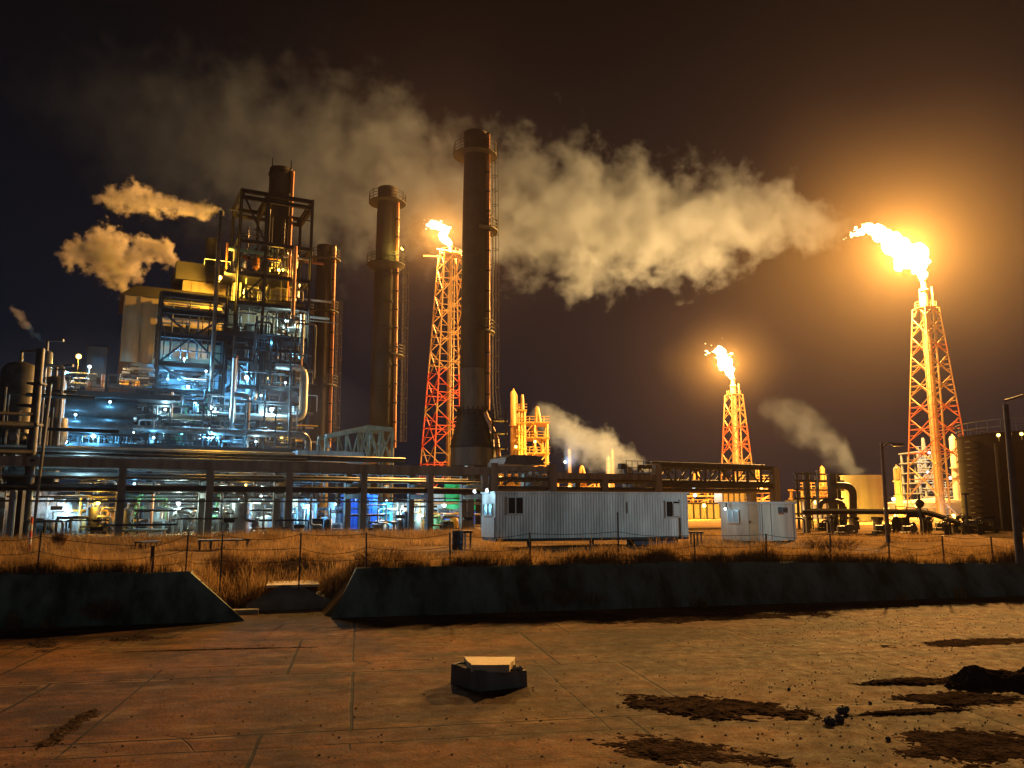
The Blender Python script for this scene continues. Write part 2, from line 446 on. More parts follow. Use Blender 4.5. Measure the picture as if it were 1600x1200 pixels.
def tower_mat(name, reds, zmax=80.0):
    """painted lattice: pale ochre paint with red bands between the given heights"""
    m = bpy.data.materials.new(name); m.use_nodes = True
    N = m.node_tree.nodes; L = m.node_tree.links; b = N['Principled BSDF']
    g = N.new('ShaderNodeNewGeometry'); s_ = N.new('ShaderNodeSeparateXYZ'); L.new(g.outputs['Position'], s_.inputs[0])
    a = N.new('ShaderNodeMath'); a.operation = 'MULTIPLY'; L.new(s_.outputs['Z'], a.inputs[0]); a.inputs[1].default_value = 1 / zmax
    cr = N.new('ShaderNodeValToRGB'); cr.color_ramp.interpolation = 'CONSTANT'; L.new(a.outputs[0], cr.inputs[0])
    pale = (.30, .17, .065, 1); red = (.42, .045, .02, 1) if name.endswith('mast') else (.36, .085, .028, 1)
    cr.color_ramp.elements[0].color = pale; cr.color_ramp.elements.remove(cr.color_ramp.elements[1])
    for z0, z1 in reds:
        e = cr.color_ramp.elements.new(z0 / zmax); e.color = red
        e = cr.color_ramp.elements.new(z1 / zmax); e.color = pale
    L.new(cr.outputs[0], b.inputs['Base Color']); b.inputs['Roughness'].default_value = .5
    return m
def flare_tower(name, label, Y, top, bot, levels, tilt, tipz, bandmat, pipe_r, mem, zend=0, yaw=.5, xtop=None):
    """top/bot = (px left, px right, py) of the square lattice mast"""
    pt = at((top[0] + top[1]) / 2, top[2], Y); pb = at((bot[0] + bot[1]) / 2, bot[2], Y)
    wt = (top[1] - top[0]) * Y / FL / 1.30; wb = (bot[1] - bot[0]) * Y / FL / 1.30
    # extend to the ground
    k = (pt.z - zend) / (pt.z - pb.z)
    wb = wt + (wb - wt) * k; pb = Vector((pb.x, pb.y, zend)); 
    t = thing(name, label, 'flare tower', (pt.x, Y, zend))
    def corner(i, f):
        h = (wt + (wb - wt) * f) / 2 * math.sqrt(2); a = yaw + i * PI / 2 + PI / 4
        return Vector((pt.x + h * math.cos(a), Y + h * math.sin(a), pt.z + (zend - pt.z) * f))
    for i in range(4):
        MB().bar(corner(i, 0), corner(i, 1), mem * 1.5).build('leg', bandmat, t)
    br = MB(); pl = MB()
    f0 = 0
    for li in range(levels):
        # panels grow towards the ground
        f1 = f0 + (1 - f0) * (1 / (levels - li)) * (.82 if li < levels - 1 else 1)
        for i in range(4):
            a0, b0 = corner(i, f0), corner((i + 1) % 4, f0); a1, b1 = corner(i, f1), corner((i + 1) % 4, f1)
            am, bm = corner(i, (f0 + f1) / 2), corner((i + 1) % 4, (f0 + f1) / 2); mm = (am + bm) / 2; m0 = (a0 + b0) / 2; m1 = (a1 + b1) / 2
            br.bar(a0, b0, mem)
            br.bar(m0, am, mem); br.bar(m0, bm, mem); br.bar(am, m1, mem); br.bar(bm, m1, mem)
            br.bar((m0 + am) / 2, (a0 + am) / 2, mem * .6); br.bar((m0 + bm) / 2, (b0 + bm) / 2, mem * .6)
            br.bar((m1 + am) / 2, (a1 + am) / 2, mem * .6); br.bar((m1 + bm) / 2, (b1 + bm) / 2, mem * .6)
        f0 = f1
    br.build('bracing', bandmat, t)
    c = Vector((pt.x, Y, 0))
    tip = Vector((pt.x, Y, tipz)); 
    MB().tube([Vector((c.x, c.y, zend)), tip - Vector((0, 0, 2.2))], pipe_r, 14).build('riser_pipe', M_flarepipe, t)
    MB().lathe(tip - Vector((0, 0, 2.2)), [(pipe_r, 0), (pipe_r * 1.3, .1), (pipe_r * 1.3, .3), (pipe_r * .8, .5), (pipe_r * .8, 1.9), (pipe_r * 1.05, 2.0), (pipe_r * 1.05, 2.3), (pipe_r * .7, 2.3), (pipe_r * .7, .5)], 14).build('burner_tip', M_flarepipe, t)
    for dx, dy in ((1.9, -.8), (-.5, 1.6)):
        MB().tube([Vector((c.x + dx * pipe_r, c.y + dy * pipe_r, zend)), Vector((c.x + dx * pipe_r, c.y + dy * pipe_r, tipz - 1.5))], pipe_r * .3, 8).build('pilot_line', M_flarepipe, t)
    # top platform with rail
    p = MB(); rl = MB(); R_ = wt * .58
    zp = pt.z
    p.lathe((c.x, c.y, zp), [(pipe_r, 0), (R_, 0), (R_, .12), (pipe_r, .12)], 16)
    p.build('platform', bandmat, t)
    for k in range(12):
        a = k * PI / 6; q = Vector((c.x + R_ * math.cos(a), c.y + R_ * math.sin(a), zp)); a2 = a + PI / 6
        q2 = Vector((c.x + R_ * math.cos(a2), c.y + R_ * math.sin(a2), zp))
        rl.bar(q, q + Vector((0, 0, 1.1)), .05); rl.bar(q + Vector((0, 0, 1.1)), q2 + Vector((0, 0, 1.1)), .06); rl.bar(q + Vector((0, 0, .6)), q2 + Vector((0, 0, .6)), .05)
    rl.build('railing', bandmat, t)
    return t, pt, wt
M_flarepipe = mat('flare_riser', (.36, .24, .11), .5, .2, .2, .6, streak=1)
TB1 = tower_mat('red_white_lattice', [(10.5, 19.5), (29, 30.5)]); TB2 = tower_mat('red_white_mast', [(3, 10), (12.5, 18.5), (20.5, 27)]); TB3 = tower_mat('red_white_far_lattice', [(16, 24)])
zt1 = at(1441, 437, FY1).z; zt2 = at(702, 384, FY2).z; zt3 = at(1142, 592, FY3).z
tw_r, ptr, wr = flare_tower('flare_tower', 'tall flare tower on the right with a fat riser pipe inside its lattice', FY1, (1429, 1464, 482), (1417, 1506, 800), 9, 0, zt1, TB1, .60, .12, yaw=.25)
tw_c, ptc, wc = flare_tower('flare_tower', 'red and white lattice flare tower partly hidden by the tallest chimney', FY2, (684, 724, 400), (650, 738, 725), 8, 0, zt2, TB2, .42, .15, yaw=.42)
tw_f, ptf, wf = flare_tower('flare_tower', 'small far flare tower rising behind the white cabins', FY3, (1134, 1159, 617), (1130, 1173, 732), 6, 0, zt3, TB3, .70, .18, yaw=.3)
for k, dz in enumerate((1.3, 2.7)):
    MB().bar((ptc.x - 5.2 + k * 2.6, FY2 - 1, ptc.z + dz - 1.6), (ptc.x + 3.4, FY2 - 1 + k * 2, ptc.z + dz - 1.9), .28).build('boom', TB2, tw_c)
# ---------------------------------------------------------------- chimneys
def chimney(name, label, Y, ctop, tops, widths, platforms, bands, pipe_px, lad_px, shellmat, zbase=0, pm=None, lamp=None, rust=True):
    """ctop=(px,py) of the mouth, widths=[(py,width px)], platforms=[(py, reach px, full)]"""
    p = at(ctop[0], ctop[1], Y); x = p.x; c = Vector((x, Y, 0))
    k = Y / FL
    def zz(py): return zrow(c, py)
    prof = []
    t = thing(name, label, 'chimney', (x, Y, zbase))
    W = sorted(widths)
    for py, w_ in W: prof.append((w_ * k / 2, zz(py)))
    if prof[-1][1] > zbase: prof.append((prof[-1][0], zbase))
    top = prof[0]
    prof = [(top[0] * .88, top[1] - 3), (top[0] * .88, top[1])] + prof
    MB().lathe(c, prof, 32).build('shell', shellmat, t)
    def rad(z):
        for (r0, z0), (r1, z1) in zip(prof[2:], prof[3:]):
            if z0 >= z >= z1: return r0 + (r1 - r0) * (z0 - z) / max(1e-6, z0 - z1)
        return prof[-1][0]
    for py in bands:
        z = zz(py); r = rad(z)
        MB().lathe((x, Y, z), [(r, -.12), (r + .07, -.12), (r + .07, .12), (r, .12)], 32).build('band', M_soot, t)
    for py, reach, a0, a1 in platforms:
        z = zz(py); r = rad(z); ro = r + reach * k
        pl = MB(); full = a1 - a0 > 6.2
        pl.lathe((x, Y, z), [(r, -.05), (ro, -.05), (ro, .1), (r, .1)], 24, a0, a1)
        pl.lathe((x, Y, z), [(r, -reach * k * .8), (ro * .98, -.05)], 24, a0, a1) if full and py == 415 else None
        po = pl.build('platform', M_soot, t)
        rl = MB(); n = max(4, int((a1 - a0) / .42))
        for i in range(n + 1):
            a = a0 + (a1 - a0) * i / n; q = Vector((x + ro * math.cos(a), Y + ro * math.sin(a), z))
            rl.bar(q, q + Vector((0, 0, 1.25)), .06)
            if i < n:
                a2 = a0 + (a1 - a0) * (i + 1) / n; q2 = Vector((x + ro * math.cos(a2), Y + ro * math.sin(a2), z))
                for h in (.45, .85, 1.25): rl.bar(q + Vector((0, 0, h)), q2 + Vector((0, 0, h)), .055)
        rl.build('railing', M_soot, po)
    # side pipe on the right of the shell, ladder with cage further right
    if pipe_px:
        pts = []; a = -.35
        for py in pipe_px:
            z = zz(py); r = rad(z) + .22; pts.append(Vector((x + r * math.cos(a), Y + r * math.sin(a), z)))
        po = MB().tube(pts, .24, 10).build('side_pipe', M_rustp, t)
        cl = MB(); z = pts[0].z
        while z > pts[-1].z:
            r = rad(z) + .22
            cl.lathe((x + r * math.cos(a), Y + r * math.sin(a), z), [(.24, -.07), (.3, -.07), (.3, .07), (.24, .07)], 10); z -= 2.4
        cl.build('clamp', M_soot, po)
    if lad_px:
        a = -.12; ld = MB(); cg = MB(); z1 = zz(lad_px[0]); z0 = zz(lad_px[1]); off = lad_px[2] * k
        def lp(z, da=0, o=0): 
            r = rad(z) + off + o; return Vector((x + r * math.cos(a) - da * math.sin(a), Y + r * math.sin(a) + da * math.cos(a), z))
        n = int((z1 - z0) / .6)
        for d in (-.3, .3):
            ld.tube([lp(z0 + (z1 - z0) * i / 12, d) for i in range(13)], .035, 5)
        for i in range(n): 
            z = z0 + i * .6; ld.bar(lp(z, -.3), lp(z, .3), .035)
            if i % 10 == 0: ld.bar(lp(z), lp(z, 0, -off), .07)
        lo = ld.build('ladder', M_rust, t)
        for i in range(0, n, 3):
            z = z0 + i * .6
            cg.tube([lp(z, .38 * math.cos(q), .7 * math.sin(q)) for q in [PI * j / 6 for j in range(7)]], .03, 4)
        for q in (.5, 1.57, 2.6): cg.tube([lp(z0 + (z1 - z0) * i / 10, .38 * math.cos(q), .7 * math.sin(q)) for i in range(11)], .025, 4)
        cg.build('ladder_cage', M_rust, lo)
    return t, x, rad, zz
def tau(a, b): return (a, b)
ch1 = chimney('chimney', 'shortest of the three free standing chimneys, nearest the furnace frame', 105, (509, 385), None,
              [(385, 28), (410, 26), (455, 28), (500, 30), (560, 31), (700, 33)], [(407, 11, 0, 2 * PI), (488, 9, 0, 2 * PI), (603, 10, -1.0, .6)], [500, 540, 590, 645], (386, 700), (470, 690, 8), M_rust)
ch2 = chimney('chimney', 'middle height chimney with two ringed platforms left of the lattice flare', 100, (606, 295), None,
              [(295, 32), (330, 32), (335, 33), (418, 34), (430, 37), (500, 37), (560, 38), (730, 39)], [(318, 14, 0, 2 * PI), (415, 14, 0, 2 * PI), (557, 14, -1.1, .7)], [385, 430, 474, 514, 570, 606], (318, 700), (420, 690, 11), M_rust)
ch3 = chimney('chimney', 'tallest chimney, standing on a black flared skirt above the pipe rack', 90, (743, 209), None,
              [(209, 39), (235, 38), (260, 38), (360, 41), (450, 42), (560, 42), (642, 43), (646, 46), (699, 72), (700, 70), (740, 71)],
              [(244, 17, 0, 2 * PI), (362, 17, -1.3, .75), (520, 12, -1.0, .5)], [514, 576, 645], (213, 642), (240, 655, 9), M_soot)
t3, x3, rad3, zz3 = ch3
# lower half of the tall chimney is paler plate, its skirt black and its drum concrete grey: rings a little proud of the shell
c3 = Vector((x3, 90, 0))
def ring(py0, py1, name, m, d=.03):
    z0, z1 = zz3(py0), zz3(py1)
    MB().lathe(c3, [(rad3(z0) + d, z0), (rad3(z1) + d, z1)], 32).build(name, m, t3)
ring(515, 575, 'shell_plate', M_rust); ring(577, 641, 'shell_plate', M_concm)
mb = MB()
z0, z1 = zz3(647), zz3(698)
mb.lathe(c3, [(rad3(z0) + .05, z0), (rad3(z1) + .05, z1)], 32)
for k in range(20):
    a = k * PI / 10; mb.bar(c3 + Vector(((rad3(z0) + .15) * math.cos(a), (rad3(z0) + .15) * math.sin(a), z0 - .3)), c3 + Vector(((rad3(z0) + .15) * math.cos(a), (rad3(z0) + .15) * math.sin(a), z0 + .7)), .12)
mb.build('skirt', M_black, t3)
ring(701, 728, 'base_drum', M_concm, .05)
mb = MB()
mb.tube([c3 + Vector((rad3(z0) * .8, -1.2, z0)), c3 + Vector((rad3(z1) * 1.02, -1.3, z1 + .8)), c3 + Vector((rad3(z1) * 1.15, -1.3, z1 - 2))], .28, 8)
mb.build('side_pipe', M_rustp, t3)
# stair and landing at the foot of the tall chimney
t = thing('access_stair', 'black steel stair and landing at the right foot of the tallest chimney', 'stair', at(775, 700, 88))
a = at(770, 655, 88); b_ = at(790, 655, 88); gz = 2
mb = MB()
for q in (a, b_, a + Vector((0, 1.4, 0)), b_ + Vector((0, 1.4, 0))): mb.bar(q + Vector((0, 0, 1.2)), Vector((q.x, q.y, 0)), .14)
mb.build('post', M_black, t)
for py in (656, 676, 700):
    z = zrow(a, py); mb = MB(); mb.box(((a.x + b_.x) / 2, 88.7, z), b_.x - a.x + .4, 1.8, .15); mb.build('landing', M_black, t)
    mb = MB(); 
    for h in (.5, 1.0): mb.bar((a.x, 88, z + h), (b_.x, 88, z + h), .06)
    mb.build('handrail', M_rust, t)

# ---------------------------------------------------------------- smoke and steam
def ramp_stops(cr, stops):
    el = cr.color_ramp.elements
    while len(el) > 1: el.remove(el[-1])
    for i, (p, c) in enumerate(stops):
        e = el[0] if i == 0 else el.new(p)
        e.position = p; e.color = (*c, 1)
def plume(name, label, cat, Y, pts, dens, gain, namp, nscale, warp, depth=1.0, col=(.52, .66, 1.0), step=.3, yaw=0.0, detail=6, seed=0.0, thr=0.0):
    """pts = [(px, py centre, radius px, strength)] left to right"""
    pts = sorted(pts); k = Y / FL
    P = [at(px, py, Y) for px, py, r, s in pts]
    rmax = max(r for _, _, r, _ in pts) * k * 1.25
    x0, x1 = P[0].x - pts[0][2] * k, P[-1].x + pts[-1][2] * k
    zlo = min(p.z - r * k * 1.3 for p, (_, _, r, _) in zip(P, pts)); zhi = max(p.z + r * k * 1.3 for p, (_, _, r, _) in zip(P, pts))
    Lx = x1 - x0; H = zhi - zlo; c = Vector(((x0 + x1) / 2, Y, (zlo + zhi) / 2)); D = rmax * 2 * depth
    m = bpy.data.materials.new(name); m.use_nodes = True
    N = m.node_tree.nodes; L = m.node_tree.links; N.remove(N['Principled BSDF'])
    def M(op, *a):
        x = N.new('ShaderNodeMath'); x.operation = op
        for i, v in enumerate(a):
            if isinstance(v, (int, float)): x.inputs[i].default_value = v
            else: L.new(v, x.inputs[i])
        return x.outputs[0]
    tc = N.new('ShaderNodeTexCoord')
    of = N.new('ShaderNodeVectorMath'); of.operation = 'ADD'; L.new(tc.outputs['Object'], of.inputs[0]); of.inputs[1].default_value = (seed, seed * .7, seed * 1.3)
    n1 = N.new('ShaderNodeTexNoise'); n1.inputs['Scale'].default_value = nscale; n1.inputs['Detail'].default_value = 3; L.new(of.outputs[0], n1.inputs['Vector'])
    sb = N.new('ShaderNodeVectorMath'); sb.operation = 'SUBTRACT'; L.new(n1.outputs['Color'], sb.inputs[0]); sb.inputs[1].default_value = (.5, .5, .5)
    sc = N.new('ShaderNodeVectorMath'); sc.operation = 'SCALE'; L.new(sb.outputs[0], sc.inputs[0]); sc.inputs['Scale'].default_value = warp
    ad = N.new('ShaderNodeVectorMath'); ad.operation = 'ADD'; L.new(tc.outputs['Object'], ad.inputs[0]); L.new(sc.outputs[0], ad.inputs[1])
    sx = N.new('ShaderNodeSeparateXYZ'); L.new(ad.outputs[0], sx.inputs[0])
    u = M('MULTIPLY_ADD', sx.outputs['X'], 1 / Lx, .5)
    cr = N.new('ShaderNodeValToRGB'); L.new(u, cr.inputs[0]); cr.color_ramp.interpolation = 'EASE'
    st = []
    for p, (_, _, r, s) in zip(P, pts): st.append(((p.x - x0) / Lx, ((p.z - zlo) / H, r * k / rmax, s)))
    st = [(max(0, st[0][0] - pts[0][2] * k / Lx), (st[0][1][0], .02, 0))] + st + [(1.0, (st[-1][1][0], .02, 0))]
    ramp_stops(cr, st)
    sc3 = N.new('ShaderNodeSeparateColor'); L.new(cr.outputs[0], sc3.inputs[0])
    zc = M('MULTIPLY_ADD', sc3.outputs[0], H, -H / 2); r = M('MAXIMUM', M('MULTIPLY', sc3.outputs[1], rmax), .05)
    dz = M('DIVIDE', M('SUBTRACT', sx.outputs['Z'], zc), r); dy = M('DIVIDE', sx.outputs['Y'], M('MULTIPLY', r, depth))
    d = M('SQRT', M('ADD', M('MULTIPLY', dz, dz), M('MULTIPLY', dy, dy)))
    n2 = N.new('ShaderNodeTexNoise'); n2.inputs['Scale'].default_value = nscale * 2.2; n2.inputs['Detail'].default_value = detail; n2.inputs['Roughness'].default_value = .6; n2.inputs['Distortion'].default_value = .15
    L.new(of.outputs[0], n2.inputs['Vector'])
    f = M('ADD', M('SUBTRACT', 1 - thr, d), M('MULTIPLY', M('SUBTRACT', n2.outputs[0], .5), namp))
    f = M('MULTIPLY', f, gain)
    cl = N.new('ShaderNodeClamp'); L.new(f, cl.inputs[0])
    de = M('MULTIPLY', M('MULTIPLY', cl.outputs[0], sc3.outputs[2]), dens)
    v = N.new('ShaderNodeVolumePrincipled'); v.inputs['Color'].default_value = (*col, 1); v.inputs['Anisotropy'].default_value = .1
    L.new(de, v.inputs['Density'])
    L.new(v.outputs[0], N['Material Output'].inputs['Volume'])
    for tgt in (m.cycles,):
        try: tgt.volume_step_rate = step
        except Exception as e: print('step', e)
    o = MB().box((0, 0, 0), Lx, D, H).build(name, m, smooth=False)
    o.location = c
    props(o, label, cat)
    return o
plume('smoke_plume', 'long pale smoke plume drifting left across the sky behind the chimneys', 'smoke', 235,
      [(60, 150, 70, .015), (200, 190, 120, .04), (330, 230, 150, .08), (450, 260, 160, .15), (540, 270, 140, .24), (600, 265, 132, .4), (640, 272, 126, .48), (700, 300, 104, .5), (770, 322, 104, .75), (850, 330, 112, 1.0), (900, 338, 114, 1.05), (960, 345, 105, 1.0), (1040, 350, 92, 1.0), (1130, 348, 84, 1.0), (1200, 342, 66, 1.0), (1260, 342, 52, 1.0), (1290, 346, 36, .7), (1320, 355, 28, .35)],
      .10, 1.4, 3.2, .05, 12, .8, step=.28, seed=11)
plume('steam_cloud', 'white steam jet blowing left from the top of the furnace frame', 'steam', 79,
      [(148, 312, 9, .5), (162, 312, 20, .7), (185, 312, 25, .9), (215, 310, 30, .9), (240, 318, 22, 1), (280, 324, 17, 1), (320, 328, 15, 1), (345, 332, 9, 1.2), (354, 335, 3, 1.2)],
      .85, 1.7, 2.4, .62, 2.8, .8, step=.25, seed=3, detail=8, thr=.12, col=(1, .88, .76))
plume('steam_cloud', 'thick billowing steam cloud over the roof of the furnace casing', 'steam', 84,
      [(92, 398, 12, .6), (112, 404, 24, .8), (135, 398, 26, 1), (158, 396, 40, 1), (178, 402, 52, 1), (195, 424, 42, 1), (212, 400, 30, 1), (232, 386, 24, 1), (250, 388, 26, 1), (266, 402, 22, 1), (274, 412, 12, 1)],
      1.0, 1.9, 2.6, .50, 3.4, .8, step=.25, seed=8, detail=8, thr=.1, col=(1, .88, .76))
plume('steam_cloud', 'thin wisp of steam at the far left above the dark equipment', 'steam', 75,
      [(18, 482, 8, .4), (30, 494, 10, .7), (42, 510, 9, .9), (54, 522, 7, 1), (66, 530, 3, 1)], .35, 2.5, 3.0, .7, 1.2, .8, step=.4, seed=5, col=(1, .88, .76))
plume('steam_cloud', 'white steam leaking along the ground at the left edge of the plant', 'steam', 56,
      [(-20, 800, 50, .9), (30, 805, 48, 1), (60, 812, 40, 1), (90, 815, 34, .9), (115, 822, 24, .7), (135, 828, 14, .4)], .9, 1.8, 2.4, .5, 1.5, 1.0, step=.4, seed=6, col=(.9, .95, 1))
plume('steam_cloud', 'grey steam cloud rising behind the pipe rack to the right of the yellow lit unit', 'steam', 200,
      [(845, 655, 26, .6), (870, 672, 34, .9), (900, 690, 40, 1), (930, 705, 36, 1), (960, 712, 32, 1), (985, 715, 22, .9), (1005, 725, 14, .8), (1030, 728, 6, .5)], .10, 1.9, 2.6, .12, 6, .9, step=.3, seed=9)
plume('steam_cloud', 'faint steam drifting up to the left from the round storage tank', 'steam', 118,
      [(1195, 640, 26, .35), (1225, 650, 34, .5), (1260, 668, 38, .7), (1295, 690, 36, .85), (1325, 712, 28, 1), (1345, 735, 16, 1)], .026, 1.6, 2.0, .2, 4, .9, step=.3, seed=2)

for nm, lab, Y, px, py, r, d in (('smoke', 'added golden glow volume all round the flame of the tall right flare', 140, 1400, 392, 300, .00028), ('smoke', 'added golden glow volume round the small far flame', 220, 1133, 565, 95, .00038), ('smoke', 'added golden glow volume round the flame beside the tallest chimney', 150, 690, 364, 95, .00035)):  # tinted halo volumes added to imitate the glow round each flame
    plume(nm, lab, 'smoke', Y, [(px - r * .86, py, r * .5, 1), (px - r * .5, py, r * .87, 1), (px, py, r, 1), (px + r * .5, py, r * .87, 1), (px + r * .86, py, r * .5, 1)], d, 1.0, .5, .02, 1.0, 1.0, step=1.6, col=(1, .80, .32), detail=0)
# ---------------------------------------------------------------- concrete banks along the yard
def s_of(px, py, o=0.0):
    p = on_plane(px, py, WO + G2 * o, G1); return (p - WO).dot(G1)
sL_top, sL_bot = s_of(298, 895, .7), s_of(382, 958)
sR_top, sR_bot = s_of(556, 893, .7), s_of(518, 951)
def bank(name, label, sa_b, sb_b, sa_t, sb_t):
    n = 160; vs = []; fs = []
    for i in range(n + 1):
        f = i / n
        sb = sa_b + (sb_b - sa_b) * f; st = sa_t + (sb_t - sa_t) * f
        dz = .06 * noise.noise(Vector((st * .6, 2, 0))) + .05 * noise.noise(Vector((st * 2.3, 5, 0))); drop = -min(.22, max(0, st - 22) * .02)
        vs += [wall_pt(sb, 0, ZC - .06), wall_pt(sb, .02, ZC + .03), wall_pt(st, .68, .02 + dz + drop), wall_pt(st, .74, .06 + dz + drop), wall_pt(st, 1.15, .05 + dz + drop), wall_pt(st, 1.2, ZC - .06)]
    for i in range(n):
        for k in range(5): fs.append((i * 6 + k, (i + 1) * 6 + k, (i + 1) * 6 + k + 1, i * 6 + k + 1))
    fs.append(tuple(range(6))[::-1]); fs.append(tuple(n * 6 + k for k in range(6)))
    o = MB().add(vs, fs).build(name, M_concd, loc=wall_pt((sa_b + sb_b) / 2, .5, ZC))
    return props(o, label, 'retaining wall', 'concrete banks along the yard')
bank('retaining_bank', 'dark sloping concrete bank on the left, ending beside the drain cover', -60, sL_bot, -60, sL_top)
bank('retaining_bank', 'long dark concrete bank under the trailers, right of the drain gap', sR_bot, 75, sR_top, 75)

# drain cover in the gap: low hipped concrete slab
t = thing('drain_cover', 'low hipped concrete slab with an added pale plate as its lit top in the gap between the banks', 'drain cover', on_ground(450, 950, ZC))
a = on_ground(384, 956, ZC); b_ = on_ground(515, 950, ZC); bk = (a + b_) / 2 + Vector((.1, 1.6, 0))
h0 = Vector((0, 0, .22)); apex = at(440, 914, a.y + 1.0); apex2 = apex + Vector((.5, .35, -.02))
mb = MB()
vs = [a, b_, b_ + Vector((-.2, 1.7, 0)), a + Vector((.2, 1.7, 0)), a + h0, b_ + h0, b_ + h0 + Vector((-.2, 1.7, 0)), a + h0 + Vector((.2, 1.7, 0)), apex, apex2]
mb.add(vs, [(0, 1, 5, 4), (1, 2, 6, 5), (2, 3, 7, 6), (3, 0, 4, 7), (4, 5, 9, 8), (5, 6, 9), (6, 7, 8, 9), (7, 4, 8)])
mb.build('slab', M_conc, t, smooth=False)
cp_ = apex + Vector((.15, .9, -.05)); MB().box(cp_, 1.7, 1.5, .08, G1).build('cap', mat('pale_slab', (.55, .44, .27), .8, 0, .15, 4, .2), t, smooth=False)  # plate added and coloured pale so the top looks lit
t2 = MB().box(on_ground(352, 964, ZC) + Vector((0, .7, .05)), 1.5, .35, .16, G1).build('curb', M_conc, None, loc=on_ground(352, 964, ZC))
props(t2, 'broken pale curb piece lying at the end of the left bank', 'curb')

# ---------------------------------------------------------------- manhole block on the yard
Lc, Fc, Rc = on_ground(704, 1067, ZC), on_ground(748, 1081, ZC), on_ground(824, 1073, ZC)
t = thing('manhole_chamber', 'square concrete manhole chamber with a loose slab lid standing on the yard', 'manhole', (Lc + Rc) / 2)
Bc = Lc + Rc - Fc; H = .34
cs = [Fc, Rc, Bc, Lc]; ctr = (Lc + Rc) / 2
mb = MB()
def wall_seg(p, q, h0_, h1_, th=.13):
    n = 8; inn = (ctr - (p + q) / 2).normalized() * th
    vs = []; fs = []
    for i in range(n + 1):
        f = i / n; b0 = p.lerp(q, f); h = h0_ + (h1_ - h0_) * f + ru(-.018, .018)
        tw = .02 * inn.normalized()
        vs += [b0, b0 + tw + Vector((0, 0, h)), b0 + inn + Vector((0, 0, h + ru(-.01, .01))), b0 + inn]
    for i in range(n):
        for k in range(4): fs.append((i * 4 + k, (i + 1) * 4 + k, (i + 1) * 4 + (k + 1) % 4, i * 4 + (k + 1) % 4))
    fs += [(3, 2, 1, 0), (n * 4, n * 4 + 1, n * 4 + 2, n * 4 + 3)]
    mb.add(vs, fs)
wall_seg(Fc, Rc, H, H - .06); wall_seg(Rc, Bc, H - .06, H + .03); wall_seg(Bc, Lc, H + .03, H + .02); wall_seg(Lc, Fc, H + .02, H)
mb.build('chamber_wall', M_concd2 if 'M_concd2' in globals() else M_conc, t, smooth=False)
ex = (Rc - Fc).normalized(); ey = (Lc - Fc).normalized()
ld = MB(); n = 14; vs = []
q0 = at(736, 1046, ctr.y - .42); q1 = at(797, 1046, ctr.y - .42); q2 = at(806, 1033, ctr.y + .38); q3 = at(725, 1033, ctr.y + .38)
zl = ZC + H + .10
P4 = [Vector((q.x, q.y, zl)) for q in (q0, q1, q2, q3)]
top = []
for i in range(4):
    p, q = P4[i], P4[(i + 1) % 4]
    for k in range(6): 
        r = p.lerp(q, k / 6); c4 = (r - ctr); c4.z = 0
        top.append(r + c4.normalized() * ru(-.025, .012))
m_ = len(top)
vs = [v for v in top] + [v - Vector((0, 0, .13 + ru(-.01, .01))) for v in top]
ld.add(vs, [tuple(range(m_)), tuple(range(2 * m_ - 1, m_ - 1, -1))] + [(i, m_ + i, m_ + (i + 1) % m_, (i + 1) % m_) for i in range(m_)])
ld.build('slab_lid', mat('pale_slab', (.55, .44, .27), .8, 0, .15, 4, .2), t, smooth=False)
mb = MB()
for k in range(9):
    f = rnd(); p = Rc.lerp(Bc, f * .8) if k % 2 else Fc.lerp(Rc, .7 + f * .3); p = p + (ctr - p).normalized() * .12
    mb.ball(p + Vector((0, 0, H - .02)), ru(.03, .06), 6, (1.2, 1, .8), .25)
mb.build('broken_edge', M_conc, t, smooth=False)

# ---------------------------------------------------------------- dirt on the yard
def dirt(name, label, cat, px, py, rx, ry, h, seed, rot=0.0, m=None, n=110, sharp=1.0, kind=None):
    c = on_ground(px, py, ZC); vs = []; fs = []
    cs_, sn_ = math.cos(rot), math.sin(rot)
    for j in range(n + 1):
        for i in range(n + 1):
            a = (i / n * 2 - 1) * 1.35; b = (j / n * 2 - 1) * 1.35
            x = a * rx; y = b * ry; x, y = x * cs_ - y * sn_, x * sn_ + y * cs_
            q = Vector((c.x + x, c.y + y, seed))
            d = math.sqrt(a * a + b * b)
            f = (1 - d) + .42 * noise.noise(q * .9) + .32 * noise.noise(q * 2.3) + .26 * noise.noise(q * 6) + .22 * noise.noise(q * 15)
            z = h * max(-.25, min(1, f * sharp)) * (.7 + .45 * noise.noise(q * 3.1)) + min(1, max(0, f * 4)) * (.009 * noise.noise(q * 9) + .012 * noise.noise(q * 24))
            vs.append((q.x, q.y, ZC + z - .004 if f > 0 else ZC - .03))
    for j in range(n):
        for i in range(n): fs.append((j * (n + 1) + i, j * (n + 1) + i + 1, (j + 1) * (n + 1) + i + 1, (j + 1) * (n + 1) + i))
    o = MB().add(vs, fs).build(name, m or M_dirt, None, loc=c)
    return props(o, label, cat, None, kind)
dirt('dirt_mound', 'large dark mound of earth dumped at the right edge of the yard', 'dirt mound', 1585, 1068, 1.5, .62, .36, 4, .1, sharp=1.6)
dirt('dirt_patch', 'flat dark patch of loose earth right of the manhole chamber', 'dirt patch', 1115, 1106, 1.5, .75, .045, 9, -.25, sharp=3)
dirt('dirt_patch', 'dark strip of earth leading left from the mound', 'dirt patch', 1440, 1066, 1.5, .33, .06, 14, .12, sharp=2.5)
dirt('dirt_patch', 'thin dark ridge of earth behind the small stones', 'dirt patch', 1420, 1113, 1.35, .16, .05, 21, .18, sharp=2.5)
dirt('dirt_patch', 'dark earth scattered in the bottom right corner of the yard', 'dirt patch', 1530, 1168, 1.1, .85, .03, 27, .2, sharp=2)
